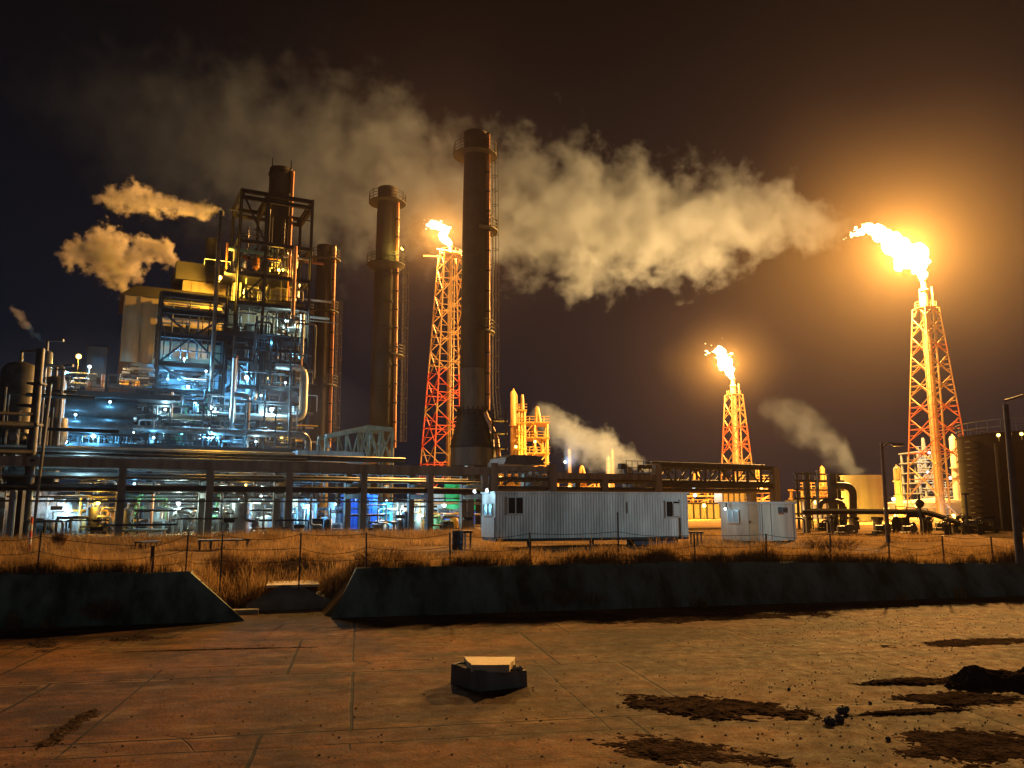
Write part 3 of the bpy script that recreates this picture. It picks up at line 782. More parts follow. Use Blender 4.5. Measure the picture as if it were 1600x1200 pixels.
dirt('dirt_patch', 'low earth spread at the bottom edge below the flat dark patch', 'dirt patch', 1075, 1176, 1.35, .62, .03, 33, -.35, sharp=2)
dirt('dirt_patch', 'broad dark earth spread in front of the mound at the right edge', 'dirt patch', 1510, 1092, 1.15, .5, .04, 37, .1, sharp=2.5)
dirt('dirt_patch', 'long dark patch at the far side of the yard', 'dirt patch', 1120, 965, 4.6, .8, .02, 41, .24, sharp=2)
dirt('dirt_patch', 'short dark patch on the yard right of the pale worn slab', 'dirt patch', 1545, 1003, 3.0, .55, .02, 47, .22, sharp=2)
dirt('dirt_patch', 'thin dark strip at the far left of the yard below the bank', 'dirt patch', 330, 1015, 2.6, .12, .02, 50, .16, sharp=2)
dirt('dirt_patch', 'dark broken crack filled with earth at the far left of the yard', 'dirt patch', 70, 1005, .35, 1.7, .02, 52, .55, sharp=2)
dirt('dirt_patch', 'dark rectangular stain at the left of the yard below the bank', 'dirt patch', 215, 998, 1.0, .5, .015, 55, .2, sharp=2)
dirt('dirt_patch', 'dark broken strip in the bottom left corner of the yard', 'dirt patch', 105, 1140, .2, 1.5, .02, 58, .15, sharp=2)
for i, (px, py, r, lab) in enumerate([(1318, 1115, .085, 'single squarish stone lying a little apart on the yard'), (1312, 1127, .07, 'rounded stone just below the squarish one'), (1297, 1131, .075, 'leftmost of the three dark stones on the yard'),
        (1388, 1157, .035, 'tiny stone below the thin earth ridge'), (1233, 1078, .03, 'small pebble left of the pale slab'), (1360, 1100, .03, 'pebble on the pale slab right of the dark stones')]):
    c = on_ground(px, py, ZC)
    o = MB().ball(c + Vector((0, 0, r * .6)), r, 7, (1.2, 1, .85), .22).build('stone', M_stone, None, smooth=False, loc=c)
    props(o, lab, 'stone', 'loose stones on the yard')
# crumbs of gravel
mb = MB()
for k in range(2600):
    px = random.gauss(1380, 160); py = random.gauss(1085, 55)
    if k % 3 == 0: px = ru(0, 1600); py = ru(960, 1200)
    if k % 3 == 1: px = random.gauss(1440, 120); py = random.gauss(975, 20)
    if py < 955 or px > 1680: continue
    r = random.choice((.004, .005, .006, .008, .011, .016)); c = on_ground(px, py, ZC)
    mb.ball(c + Vector((0, 0, r * .4)), r, 4, (1.2, 1, .8), .3)
props(mb.build('gravel', M_stone, None, smooth=False, loc=on_ground(1380, 1085, ZC)), kind='stuff')

# ---------------------------------------------------------------- fence on the bank
t = thing('wire_fence', 'sagging wire fence on thin dark posts along the top of the banks', 'fence', wall_pt(18, 1.0))
tops = []
for px, top in ((-40, 832), (58, 830), (238, 852), (290, 833), (345, 834), (468, 832), (573, 832), (704, 832), (829, 832), (967, 800), (1087, 834), (1197, 834), (1298, 834), (1390, 836), (1476, 836), (1553, 838), (1640, 838)):
    b_ = on_plane(px, 885, WO + G2 * 1.0, G1); b_.z = 0; z = zrow(b_, top)
    lean = Vector((ru(-.05, .05), ru(-.03, .03), z)); w_ = .1 if px == 238 else .042
    MB().bar(b_ - Vector((0, 0, .6)), b_ + lean, w_).build('post', M_wood if px == 238 else M_darkpipe, t)
    tops.append((b_, lean))
for fr, sag in ((.97, .16), (.6, .22), (.3, .16)):
    mb = MB()
    for (b0, l0), (b1, l1) in zip(tops, tops[1:]):
        s_ = sag * ru(.15, 1.0); p0 = b0 + l0 * fr; p1 = b1 + l1 * fr
        p0.z = min(p0.z, 1.15 * fr); p1.z = min(p1.z, 1.15 * fr)
        mb.tube([p0.lerp(p1, f / 8) - Vector((0, 0, s_ * 4 * f / 8 * (1 - f / 8))) for f in range(9)], .009, 4)
    mb.build('wire', M_darkpipe, t)
# warning post, tall stake
b_ = at(46, 858, 36)
t = thing('marker_post', 'short red and white striped marker post at the far left of the field', 'marker post', (b_.x, b_.y, 0))
for k in range(5): MB().tube([Vector((b_.x, b_.y, k * .3)), Vector((b_.x, b_.y, k * .3 + .3))], .055, 8).build('band', M_white if k % 2 else M_redw, t)

# ---------------------------------------------------------------- dry grass
def grass_mat():
    m = bpy.data.materials.new('dry_grass'); m.use_nodes = True
    N = m.node_tree.nodes; L = m.node_tree.links; b = N['Principled BSDF']
    tc = N.new('ShaderNodeTexCoord'); nz = N.new('ShaderNodeTexNoise'); nz.inputs['Scale'].default_value = 1.1; nz.inputs['Detail'].default_value = 9; nz.inputs['Roughness'].default_value = .75; L.new(tc.outputs['Object'], nz.inputs['Vector'])
    cr = N.new('ShaderNodeValToRGB'); L.new(nz.outputs[0], cr.inputs[0])
    e = cr.color_ramp.elements; e[0].position = .36; e[0].color = (.06, .038, .02, 1); e[1].position = .62; e[1].color = (.42, .26, .11, 1)
    L.new(cr.outputs[0], b.inputs['Base Color']); b.inputs['Roughness'].default_value = .7; b.inputs['Specular IOR Level'].default_value = .2
    t = N.new('ShaderNodeBsdfTranslucent'); L.new(cr.outputs[0], t.inputs[0]); mx = N.new('ShaderNodeMixShader'); mx.inputs[0].default_value = .4
    L.new(b.outputs[0], mx.inputs[1]); L.new(t.outputs[0], mx.inputs[2]); L.new(mx.outputs[0], N['Material Output'].inputs[0])
    return m
M_grass = grass_mat()
def blades(pts, name, w0=.012):
    rs = np.random.RandomState(len(pts))
    n = len(pts); P = np.array([(p[0], p[1], p[2]) for p in pts]); h = np.array([p[3] for p in pts])
    a = rs.uniform(0, 2 * PI, n); lean = rs.uniform(.05, .55, n) * h; w_ = w0 * rs.uniform(.7, 1.8, n)
    fa = rs.uniform(0, PI, n)
    dx = np.stack([np.cos(fa), np.sin(fa) * .3, np.zeros(n)], 1) * w_[:, None]
    ld = np.stack([np.cos(a), np.sin(a), np.zeros(n)], 1)
    mid = P + ld * (lean * .3)[:, None]; mid[:, 2] += h * .6
    tip = P + ld * lean[:, None]; tip[:, 2] += h * .97
    V = np.stack([P - dx, P + dx, mid - dx * .7, mid + dx * .7, tip], 1).reshape(-1, 3)
    F_ = []
    for i in range(n):
        b = i * 5; F_.append((b, b + 1, b + 3, b + 2)); F_.append((b + 2, b + 3, b + 4))
    me = bpy.data.meshes.new(name); me.from_pydata(V.tolist(), [], F_); me.materials.append(M_grass)
    o = bpy.data.objects.new(name, me); COL.objects.link(o)
    return o
random.seed(21)
gp = []
def bare(x, y): return noise.noise(Vector((x * .16, y * .16, 7))) + .5 * noise.noise(Vector((x * .6, y * .6, 2)))
tries = 0
while len(gp) < 64000 and tries < 600000:
    tries += 1
    s = ru(-18, 44); o = 1.0 + 26 * rnd() ** 1.9
    q = wall_pt(s, o)
    if abs(q.x / max(q.y, 1)) > .74: continue
    dn = bare(q.x, q.y) + (.42 if o < 4.5 else (-.32 if o < 13 else -.05)) + (.3 if SLT < s < SRT else 0)
    if o > 5 and abs(q.y - 38) < 5 and 0 < q.x < 9: dn -= .4
    if dn < ru(-.05, .4): continue
    if SLT - .5 < s < SRT + .5 and o < 3.0: continue
    if noise.noise(Vector((q.x * .9, q.y * .9, 11))) < ru(-.55, .25): continue
    h = ru(.14, .46) * (.8 + max(0, dn)) * (1.2 if o < 5 else 1) * (.8 + .8 * max(0, noise.noise(Vector((q.x * .7, q.y * .7, 4)))))
    if rnd() < .06: h *= 1.5
    gp.append((q.x, q.y, zfield(q.x, q.y) - .02, h))
for k in range(7000):       # greyer belt at the foot of the pipe rack
    p = RA + E1 * ru(-8, 34) + E2 * ru(-9, -3)
    gp.append((p.x, p.y, zfield(p.x, p.y) - .02, ru(.3, .7)))
for k in range(900):        # tufts hanging over the bank edge and rooted in its face
    s = ru(-20, 44); o = random.choice((ru(.75, 1.2), ru(.75, 1.2), ru(.75, 1.2), ru(-.12, .0)))
    if sL_top < s < sR_top: continue
    if o < .05 and noise.noise(Vector((s * .5, 9, 9))) < .1: continue
    f = .5 + noise.noise(Vector((s * .8, o, 5)))
    if f < .4: continue
    q = wall_pt(s, o)
    for j in range(int(6 + 16 * f)):
        gp.append((q.x + random.gauss(0, .1), q.y + random.gauss(0, .06), (ZC if o < .2 else .03 + (-min(.22, max(0, s - 22) * .02))), ru(.12, .42) * (.6 + f)))
gr = blades(gp, 'dry_grass'); props(gr, kind='stuff')
def bush(label, px, py, z, rx, h, n, seed):
    random.seed(seed); c = on_ground(px, py, z) if z is not None else None
    pts = []
    mb = MB()
    for k in range(n):
        a = ru(0, 2 * PI); r = rx * math.sqrt(rnd()) * .35; b0 = c + Vector((r * math.cos(a), r * math.sin(a) * .6, -.03))
        le = rx * ru(.1, 1.0); hh = h * ru(.5, 1.0) * (1 - .3 * le / rx)
        t_ = b0 + Vector((le * math.cos(a), le * math.sin(a) * .7, hh)); m_ = b0.lerp(t_, .55) + Vector((0, 0, hh * .12))
        mb.tube([b0, m_, t_], .009, 3, False, .003)
        if rnd() < .7:
            for j in range(3):
                s0 = m_.lerp(t_, rnd()); mb.tube([s0, s0 + Vector((ru(-.14, .14), ru(-.1, .1), ru(.03, .2)))], .005, 3, False, .002)
    o = mb.build('dry_bush', M_grass, None, loc=c); return props(o, label, 'bush', 'dry bushes along the banks')
def on_bank(px, py):
    p = on_plane(px, py, WO, G1); return p
def bush_at(label, p, rx, h, n, seed):
    global on_ground
    og = on_ground; on_ground = lambda a, b, z=0: p
    bush(label, 0, 0, 0, rx, h, n, seed); on_ground = og
bush_at('leafless tan bush growing at the foot of the left bank', on_plane(155, 965, WO - G2 * .25, G1), .62, .62, 120, 3)
p = on_ground(345, 905, -.6); bush_at('tall dry reed clump in the gap beside the left bank end', p, .75, 1.15, 160, 4)
bush_at('lower dry reed clump leaning over the drain cover', on_ground(385, 915, -.8), .7, .7, 120, 6)
bush_at('sparse dry weed at the foot of the long bank below the trailer', on_plane(880, 940, WO - G2 * .2, G1), .55, .5, 60, 8)
bush_at('thin dry weed on the long bank right of the manhole chamber', on_plane(925, 942, WO - G2 * .2, G1), .5, .42, 45, 9)
bush_at('round dark shrub standing in the drifting ground steam', at(92, 856, 42), .38, .95, 260, 12)
bush_at('dense dry tussock behind the long bank near the green lichen patch', on_ground(600, 886, 0), .9, .7, 200, 15)
bush_at('broad tawny tussock on the field at the right near the tanks', on_ground(1300, 866, .1), 1.3, .8, 260, 17)

# ---------------------------------------------------------------- field furniture
def low_frame(label, px0, px1, py, Y, h):
    a = at(px0, py, Y); b_ = at(px1, py, Y + 1.0); a.z = b_.z = h
    t = thing('metal_bench', label, 'bench', ((a.x + b_.x) / 2, (a.y + b_.y) / 2, 0), 'low steel frames in the grass')
    e = (b_ - a).normalized(); e2 = Vector((-e.y, e.x, 0))
    MB().box((a + b_) / 2 + e2 * .25, (b_ - a).length, .55, .07, e).build('top', M_black, t)
    for f in (.04, .25, .75, .96):
        q = a.lerp(b_, f)
        for d in (.05, .45): MB().bar(Vector((q.x, q.y, -.1)) + e2 * d, q + e2 * d, .07).build('leg', M_black, t)
low_frame('long low dark steel bench frame standing in the grass on the left', 309, 391, 853, 37, .42)
low_frame('short low dark steel frame in the grass left of the long bench', 220, 253, 857, 38, .3)
p = at(715, 850, 37); p.z = 0
t = thing('steel_drum', 'dark blue steel drum standing in the grass beside the long trailer', 'drum', p)
MB().lathe(p, [(0, 0), (.26, 0), (.26, .28), (.275, .3), (.26, .32), (.26, .56), (.275, .58), (.26, .6), (.26, .84), (.27, .86), (.25, .87), (.25, .83), (0, .83)], 20).build('shell', M_drum, t)
p = at(731, 850, 37.6); p.z = 0
t = thing('pipe_stand', 'small dark pipe stand between the blue drum and the long trailer', 'stand', p)
for d in (-.12, .12): MB().bar(p + Vector((d, 0, 0)), p + Vector((d, 0, .85)), .07).build('leg', M_black, t)
MB().box(p + Vector((0, 0, .8)), .42, .3, .1).build('top', M_black, t)
MB().tube([p + Vector((-.1, -.1, 0)), p + Vector((-.1, -.1, .8))], .03, 6).build('rod', M_white, t)

# ---------------------------------------------------------------- site trailers
def corrugated(mb, p, e, Lg, z0, z1, pitch, amp, nrm):
    n = int(Lg / pitch); vs = []; fs = []
    for i in range(n):
        for f, d in ((0, 0), (.35, 0), (.5, amp), (.85, amp)):
            q = p + e * ((i + f) * Lg / n) + nrm * d
            vs += [Vector((q.x, q.y, z0)), Vector((q.x, q.y, z1))]
    q = p + e * Lg; vs += [Vector((q.x, q.y, z0)), Vector((q.x, q.y, z1))]
    for i in range(len(vs) // 2 - 1): fs.append((2 * i, 2 * i + 2, 2 * i + 3, 2 * i + 1))
    mb.add(vs, fs)
def window(name, p, e, nrm, w_, h, par, glass, split=True, fr=M_white, d=.05):
    """p = lower left corner on the wall"""
    up = Vector((0, 0, 1)); t_ = .05; mb = MB()
    c = p + e * (w_ / 2) + up * (h / 2)
    mb.box(c + up * (h / 2) + nrm * d, w_ + .1, .07, t_, e, nrm); mb.box(c - up * (h / 2) + nrm * d, w_ + .1, .07, t_, e, nrm)
    for f in ((0, 1) if not split else (0, .5, 1)): mb.box(p + e * (w_ * f) + up * (h / 2) + nrm * (d + .002), t_, .066, h - t_, e, nrm)
    fo = mb.build('window_frame', fr, par, smooth=False)
    MB().box(c + nrm * (d - .02), w_, .02, h, e, nrm).build('glass', glass, fo, smooth=False)
    return fo
TA = math.radians(17); te = Vector((math.cos(TA), math.sin(TA), 0)); tn = Vector((te.y, -te.x, 0)); tb = -tn
p0 = at(774, 842, 38.2); z0 = p0.z; z1 = zrow(p0, 770)
p1 = along(p0, 1076, te); Lt = (p1 - p0).length; Wt = 2.45
t = thing('site_trailer', 'long white corrugated site trailer with two windows and a lit left end', 'trailer', (p0.x, p0.y, 0))
mb = MB()
q = Vector((p0.x, p0.y, 0))
mb.box(q + te * (Lt / 2) + tb * (Wt / 2 + .02) + Vector((0, 0, (z0 + z1) / 2)), Lt, Wt - .04, z1 - z0 - .02, te, tb)
corrugated(mb, q, te, Lt, z0, z1, .145, .014, tn)
mb.build('body', M_trail, t, smooth=False)
mb = MB(); mb.box(q + te * (Lt / 2) + tb * (Wt / 2) + Vector((0, 0, z1 + .03)), Lt + .12, Wt + .14, .07, te, tb); mb.build('roof', M_trail, t, smooth=False)
mb = MB(); mb.box(q + te * (Lt / 2) + tb * (Wt / 2) + Vector((0, 0, z0 - .07)), Lt, Wt, .13, te, tb)
for f in (.18, .5, .7, .82): mb.bar(q + te * (Lt * f) + tb * .5 + Vector((0, 0, -.05)), q + te * (Lt * f) + tb * .5 + Vector((0, 0, z0 - .1)), .16)
mb.build('chassis', M_black, t, smooth=False)
mb = MB(); mb.box(q + te * (Lt * .83) + tb * .6 + Vector((0, 0, z0 - .26)), Lt * .24, .9, .26, te, tb); mb.build('axle_box', M_drum, t, smooth=False)
for f in (.86, .93):
    c = q + te * (Lt * f) + tb * .2 + Vector((0, 0, .16))
    MB().tube([c, c + tb * .22], .24, 16).build('wheel', M_black, t)
def wpt(px, py): 
    w_ = on_plane(px, py, q, te); return w_
a, b_ = wpt(793, 803), wpt(817, 777)
wf_ = window('w', Vector((a.x, a.y, a.z)), te, tn, (Vector((b_.x, b_.y, 0)) - Vector((a.x, a.y, 0))).length, b_.z - a.z, t, M_glassd)
a, b_ = wpt(1040, 808), wpt(1061, 783)
window('w', a, te, tn, (Vector((b_.x, b_.y, 0)) - Vector((a.x, a.y, 0))).length, b_.z - a.z, t, M_glassd)
a, b_ = wpt(1051, 808), wpt(1060, 785); c = (a + b_) / 2
MB().box(c + tn * .1, abs(b_.x - a.x) * 1.02, .03, b_.z - a.z - .1, te, tn).build('window_panel', M_white, t, smooth=False)
a = wpt(1063, 842); MB().tube([a + tn * .06, Vector((a.x, a.y, z1 - .3)) + tn * .06], .03, 6).build('drain_pipe', M_darkpipe, t)
a = wpt(980, 784); MB().tube([a + tn * .05, a + tn * .05 - Vector((0, 0, .55))], .03, 6).build('cable_duct', M_alum, t)
# left end wall: pale panel with its window
en = -te
qe = q + tb * .1
window('w', q + tb * .45 + Vector((0, 0, z0 + (z1 - z0) * .5)), tb, en, 1.55, .55, t, M_glassl)
MB().box(q + tb * (Wt / 2) + en * .03 + Vector((0, 0, z0 + (z1 - z0) * .24)), .03, Wt - .1, (z1 - z0) * .46, te, tb).build('end_panel', M_white, t, smooth=False)
M_lampw = emis('lamp_white', (.86, .97, 1.0), 5.0); M_lamph = emis('lamp_hot_white', (1, .98, .92), 9.0); M_lampc = emis('lamp_cyan', (.45, .85, 1.0), 7.0); M_lampo = emis('lamp_sodium', (1, .62, .12), 9.0); M_lampg = emis('lamp_greenish', (.6, 1, .9), 6.0)
def lamp(label, p, W, col, m, r=.16, group=None, tgt=None, look=None, post=None, bulbr=None, soft=.12):
    """floodlight: bracket, hood, glowing lens; its light sits just in front of the lens"""
    p = Vector(p); d = (look or (CAM - p)); d = Vector(d); d.z = -abs(d.length) * .35; d.normalize()
    t = thing('floodlight', label, 'floodlight', p, group)
    ex = d.cross(Vector((0, 0, 1))).normalized(); ez = ex.cross(d)
    MB().box(p - d * r * .8, 2.1 * r, 1.1 * r, 1.5 * r, ex, d, ez).build('housing', M_black, t, smooth=False)
    MB().ball(p, r, 12, (1, 1, 1)).build('lens', m, t)
    MB().bar(p - d * r * 1.2, p - d * r * 1.2 + Vector((0, 0, post or -.5)), .05).build('bracket', M_black, t)
    if W: point('lamp_light', p + d * (r * 1.6), W, col, soft, t)
    return t
WHITE = (.42, .80, 1.0); CYAN = (.13, .55, 1.0); SOD = (1, .50, .04); GREENW = (.7, 1, .88)
lamp('white floodlight on the roof corner at the far left end of the long trailer', q + Vector((0, 0, z1 + .1)) + tb * 2.0 + en * .5, 45, WHITE, M_lampw, .09, post=-.2, look=en)
lamp('white floodlight above the front left corner of the long trailer', q + Vector((0, 0, z1 + .12)) + tb * .2 + en * .35 , 30, WHITE, M_lampw, .09, post=-.2, look=en)

# small cabin
CA = math.radians(38); ce = Vector((math.cos(CA), math.sin(CA), 0)); cl = Vector((-ce.y, ce.x, 0))
k0 = at(1190, 846, 44); cz0 = max(.05, k0.z); cz1 = zrow(k0, 787); k0.z = 0
kR = along(k0 + Vector((0, 0, 1.5)), 1243, ce); kL = along(k0 + Vector((0, 0, 1.5)), 1126, cl)
lr = (Vector((kR.x, kR.y, 0)) - k0).length; ll = (Vector((kL.x, kL.y, 0)) - k0).length
t = thing('site_cabin', 'small white flat roofed cabin with a door and a lit window', 'cabin', k0)
MB().box(k0 + ce * (lr / 2) + cl * (ll / 2) + Vector((0, 0, (cz0 + cz1) / 2)), lr, ll, cz1 - cz0, ce, cl).build('wall', M_cabin, t, smooth=False)
MB().box(k0 + ce * (lr / 2) + cl * (ll / 2) + Vector((0, 0, cz1 + .05)), lr + .16, ll + .16, .12, ce, cl).build('roof', M_white, t, smooth=False)
mb = MB()
for f in (.1, .5, .9):
    for g in (.05, .95): mb.box(k0 + ce * (lr * f) + cl * (ll * g) + Vector((0, 0, cz0 / 2 - .1)), .3, .25, cz0 + .2, ce, cl)
mb.build('footing', M_concd, t, smooth=False)
cn = -ce; rn = -cl
def cw(px, py): return on_plane(px, py, k0, cl)
a, b_ = cw(1187, 842), cw(1170, 790)
dw = (Vector((b_.x, b_.y, 0)) - Vector((a.x, a.y, 0))).length; c = (a + b_) / 2
do = MB().box(c + cn * .03, .05, dw, b_.z - a.z, ce, cl).build('door', mat('cream_door', (.62, .55, .40), .5, 0, .1, 1), t, smooth=False)
MB().box(c + cn * .08 + cl * (dw * .38), .05, .05, .14, ce, cl).build('handle', M_darkpipe, do, smooth=False)
mb = MB()
for f in (-1, 1): mb.box(c + cn * .04 + cl * (f * (dw / 2 + .04)), .07, .06, b_.z - a.z + .06, ce, cl)
mb.build('door_frame', M_white, t, smooth=False)
a, b_ = cw(1155, 817), cw(1138, 797)
ww = (Vector((b_.x, b_.y, 0)) - Vector((a.x, a.y, 0))).length
window('w', a, cl, cn, ww, b_.z - a.z, t, M_glassl, True, M_white, .04)
a = on_plane(1220, 797, k0, ce); ac = MB().box(a + rn * .12, .55, .3, .32, ce, cl).build('air_conditioner', M_pale, t, smooth=False)
MB().box(a + rn * .28, .4, .02, .2, ce, cl).build('fan_grille', M_darkpipe, ac, smooth=False)
mb = MB()
for px in (1192, 1206, 1241): 
    a = on_plane(px, 840, k0, ce); mb.bar(Vector((a.x, a.y, cz0)) + rn * .01, Vector((a.x, a.y, cz1)) + rn * .01, .04)
mb.build('panel_joint', M_pale, t, smooth=False)
lamp('small white floodlight over the window of the small cabin', cw(1142, 795) + cn * .5, 16, WHITE, M_lampw, .08, look=cn, post=.3)
# lower gate barrier between trailer and cabin
t = thing('trestle', 'dark steel trestle between the long trailer and the small cabin', 'trestle', at(1090, 850, 42))
for px in (1080, 1090, 1096): 
    a = at(px, 850, 42); MB().bar(Vector((a.x, a.y, 0)), Vector((a.x, a.y, .62)), .06).build('leg', M_black, t)
a, b_ = at(1070, 842, 42), at(1100, 842, 42); MB().bar((a.x, a.y, .62), (b_.x, b_.y, .62), .1).build('beam', M_black, t)

# ---------------------------------------------------------------- lamp posts on the right
def lamp_post(label, px, py0, py1, Y, r, arm=None, lit=None):
    b_ = at(px, 790, Y); b_.z = 0; z = zrow(b_, py1)
    t = thing('lamp_post', label, 'lamp post', b_)
    MB().tube([b_ - Vector((0, 0, .2)), b_ + Vector((0, 0, z))], r, 12, True, r * .6).build('pole', M_conc2, t)
    if arm:
        zz_ = z + arm[2]; e = b_ + Vector((arm[0], arm[1], zz_ + .25))
        MB().tube([b_ + Vector((0, 0, zz_)), (b_ + Vector((arm[0] * .5, arm[1] * .5, zz_ + .3))), e], .05, 6).build('arm', M_darkpipe, t)
        hd = MB().box(e + Vector((.15, 0, -.05)), .62, .22, .12).build('lamp_head', M_darkpipe, t, smooth=False)
        MB().box(e + Vector((.15, 0, -.12)), .45, .16, .04).build('lens', lit or M_glassl, hd, smooth=False)
        return t, e
    return t, b_
M_conc2 = mat('pole_concrete', (.12, .10, .09), .85, 0, .3, 2, .1)
lamp_post('tall thin lamp post standing in the grass in front of the round storage tank', 1384, 845, 692, 45, .13, (.7, -.1, -.3))
pp, pe = lamp_post('thick lamp post at the right edge, in front of the dark tank', 1586, 880, 632, 31, .16, (2.3, 1.3, .15), M_lampw)
point('lamp_light', pe + Vector((.15, -.1, -.3)), 2700, (.68, .94, 1.0), .15, pp, ((9.5, 41, 2.4), math.radians(76), .7))  # added spot brightens the trailers; its lit head is kept out of view
# ---------------------------------------------------------------- pipe rack on concrete columns
def vcol(mb, p, z1, w_, z0=-.1, e=E1): mb.box((p.x, p.y, (z0 + z1) / 2), w_, w_, z1 - z0, e, Vector((-e.y, e.x, 0)))
ZR = R(188, 716).z
t = thing('pipe_rack', 'long low concrete pipe rack on square columns running behind the field on the left', 'pipe rack', (R(450, 790).x, R(450, 790).y, 0))
cpx = [-10, 188, 326, 450, 567, 671, 757]
for px in cpx:
    for off in (0, 4.2):
        p = R(px, 790) + E2 * off
        mb = MB(); vcol(mb, p, ZR - .62, .46); mb.build('column', M_conc, t, smooth=False)
    p = R(px, 790)
    for z in (ZR - 1.55, ZR - 2.35):
        MB().box((p + E2 * 2.1).to_tuple()[:2] + (z,), .34, 4.6, .34, E1, E2).build('cross_beam', M_conc, t, smooth=False)
for off in (0, 4.2):
    a, b_ = R(-60, 790) + E2 * off, R(764, 790) + E2 * off
    MB().bar(Vector((a.x, a.y, ZR - .33)), Vector((b_.x, b_.y, ZR - .33)), .5, .60).build('top_beam', M_conc, t, smooth=False)
M_dummy = None
def rack_pipe(px0, px1, z, off, r, m, drop=None, label=None, cat='pipe', group='pipes on the pipe rack', n=8):
    a = R(px0, 790) + E2 * off; b_ = R(px1, 790) + E2 * off
    pts = [Vector((a.x, a.y, z)), Vector((b_.x, b_.y, z))]
    if drop: pts.append(pts[-1] + Vector((0, 0, drop)))
    if drop and drop > 0: pts.append(pts[-1] + E2 * 2)
    o = MB().tube(fillet(pts, r * 3), r, n).build('pipeline', m, None, loc=(pts[0] + pts[1]) / 2)
    props(o, label or 'straight steel pipe lying along the concrete pipe rack', cat, group)
random.seed(31)
for tier, z in enumerate((ZR - 1.28, ZR - 2.1)):
    off = -.1
    while off < 4.3:
        r = random.choice((.05, .07, .09, .12, .16, .2))
        rack_pipe(ru(-60, -20), ru(745, 775) if rnd() < .75 else ru(300, 600), z + r, off + r, r, random.choice((M_pipe, M_darkpipe, M_darkpipe, M_alum, M_rust)),
                  None, ('straight steel pipe on the upper tier of the concrete pipe rack', 'straight steel pipe on the lower tier of the concrete pipe rack')[tier])
        off += 2 * r + ru(.08, .3)
for k, (z, off, r, m) in enumerate(((ZR + .12, .3, .10, M_darkpipe), (ZR + .22, 1.2, .2, M_darkpipe), (ZR + .3, 2.6, .28, M_alum), (ZR + .1, 3.6, .1, M_pipe))):
    rack_pipe(-60, (478, 640, 470, 560)[k], z + r, off, r, m, None, ('thin dark pipe lying on top of the concrete rack at its front edge', 'medium dark pipe lying on top of the concrete rack', 'fattest bright jacketed pipe lying on top of the concrete rack', 'thin grey pipe lying on top of the concrete rack at its back')[k], 'pipe')
# cable trays hanging under the rack
for k, off in enumerate((-.35, 4.6)):
    a = R(-60, 790) + E2 * off; b_ = R(760, 790) + E2 * off; z = ZR - 2.75 + k * .3
    props(MB().bar(Vector((a.x, a.y, z)), Vector((b_.x, b_.y, z)), .3, .12).build('cable_tray', M_darkpipe, None, loc=Vector((a.x, a.y, z))), ('dark cable tray hung along the front of the pipe rack', 'dark cable tray hung along the back of the pipe rack')[k], 'cable tray')
# drops from the rack
for k, (px, off, z1, r, m, lab) in enumerate(((356, 3.2, .9, .1, M_alum, 'bright jacketed drop pipe beside the silver tank'), (397, 3.6, .9, .12, M_pipe, 'grey drop pipe right of the silver tank'), (245, 5, .3, .09, M_rustp, 'rusty drop pipe behind the second column pair'), (505, 3.8, .5, .1, M_pipe, 'grey drop pipe right of the blue lit cabinet'), (620, 4.6, .6, .07, M_pipe, 'thin drop pipe in front of the white panels'), (708, 4.4, .4, .07, M_darkpipe, 'thin dark drop pipe in front of the green sheet'))):
    p = R(px, 790) + E2 * off
    pts = fillet([Vector((p.x, p.y, ZR - 2.1)) - E1 * .8, Vector((p.x, p.y, ZR - 2.1)), Vector((p.x, p.y, z1)), Vector((p.x, p.y, z1)) + E1 * .9, Vector((p.x, p.y, 0)) + E1 * .9], r * 3)
    props(MB().tube(pts, r, 8).build('drop_pipe', m, None, loc=p), lab, 'pipe')

# second rack: taller concrete portals to the right of the chimney
ZR2 = R(862, 727).z
t2 = thing('pipe_rack', 'taller concrete portal rack right of the tallest chimney, above the long trailer', 'pipe rack', (R(900, 790).x, R(900, 790).y, 0))
for px in (770, 862, 1028):
    for off in (0, 4.6):
        p = R(px, 790) + E2 * off; mb = MB(); vcol(mb, p, ZR2 + (.05 if px != 1028 else .25), .62); mb.build('column', M_conc, t2, smooth=False)
    p = R(px, 790) + E2 * 2.3
    for z in (ZR2 - .5, ZR2 - 1.5, ZR2 - 2.3): MB().box((p.x, p.y, z), .4, 4.6, .38, E1, E2).build('cross_beam', M_conc, t2, smooth=False)
for px in (945,):
    for off in (0, 4.6):
        p = R(px, 790) + E2 * off; mb = MB(); vcol(mb, p, ZR2 - 1.1, .5); mb.build('column', M_conc, t2, smooth=False)
for off in (0, 4.6):
    a, b_ = R(866, 790) + E2 * off, R(1024, 790) + E2 * off
    MB().bar(Vector((a.x, a.y, ZR2 - .85)), Vector((b_.x, b_.y, ZR2 - .85)), .45, .5).build('top_beam', M_conc, t2, smooth=False)
    a, b_ = R(774, 790) + E2 * off, R(858, 790) + E2 * off
    MB().bar(Vector((a.x, a.y, ZR2 - .35)), Vector((b_.x, b_.y, ZR2 - .35)), .45, .4).build('top_beam', M_conc, t2, smooth=False)
for tier, z in enumerate((ZR2 - 1.3, ZR2 - 2.1)):
    off = 0
    while off < 4.5:
        r = random.choice((.06, .08, .1, .14, .18))
        rack_pipe(772, 1205, z + r, off + r, r, random.choice((M_pipe, M_darkpipe, M_darkpipe, M_rust)), None, ('straight pipe on the upper tier of the taller portal rack', 'straight pipe on the lower tier of the taller portal rack')[tier], 'pipe', 'pipes on the portal rack')
        off += 2 * r + ru(.15, .45)
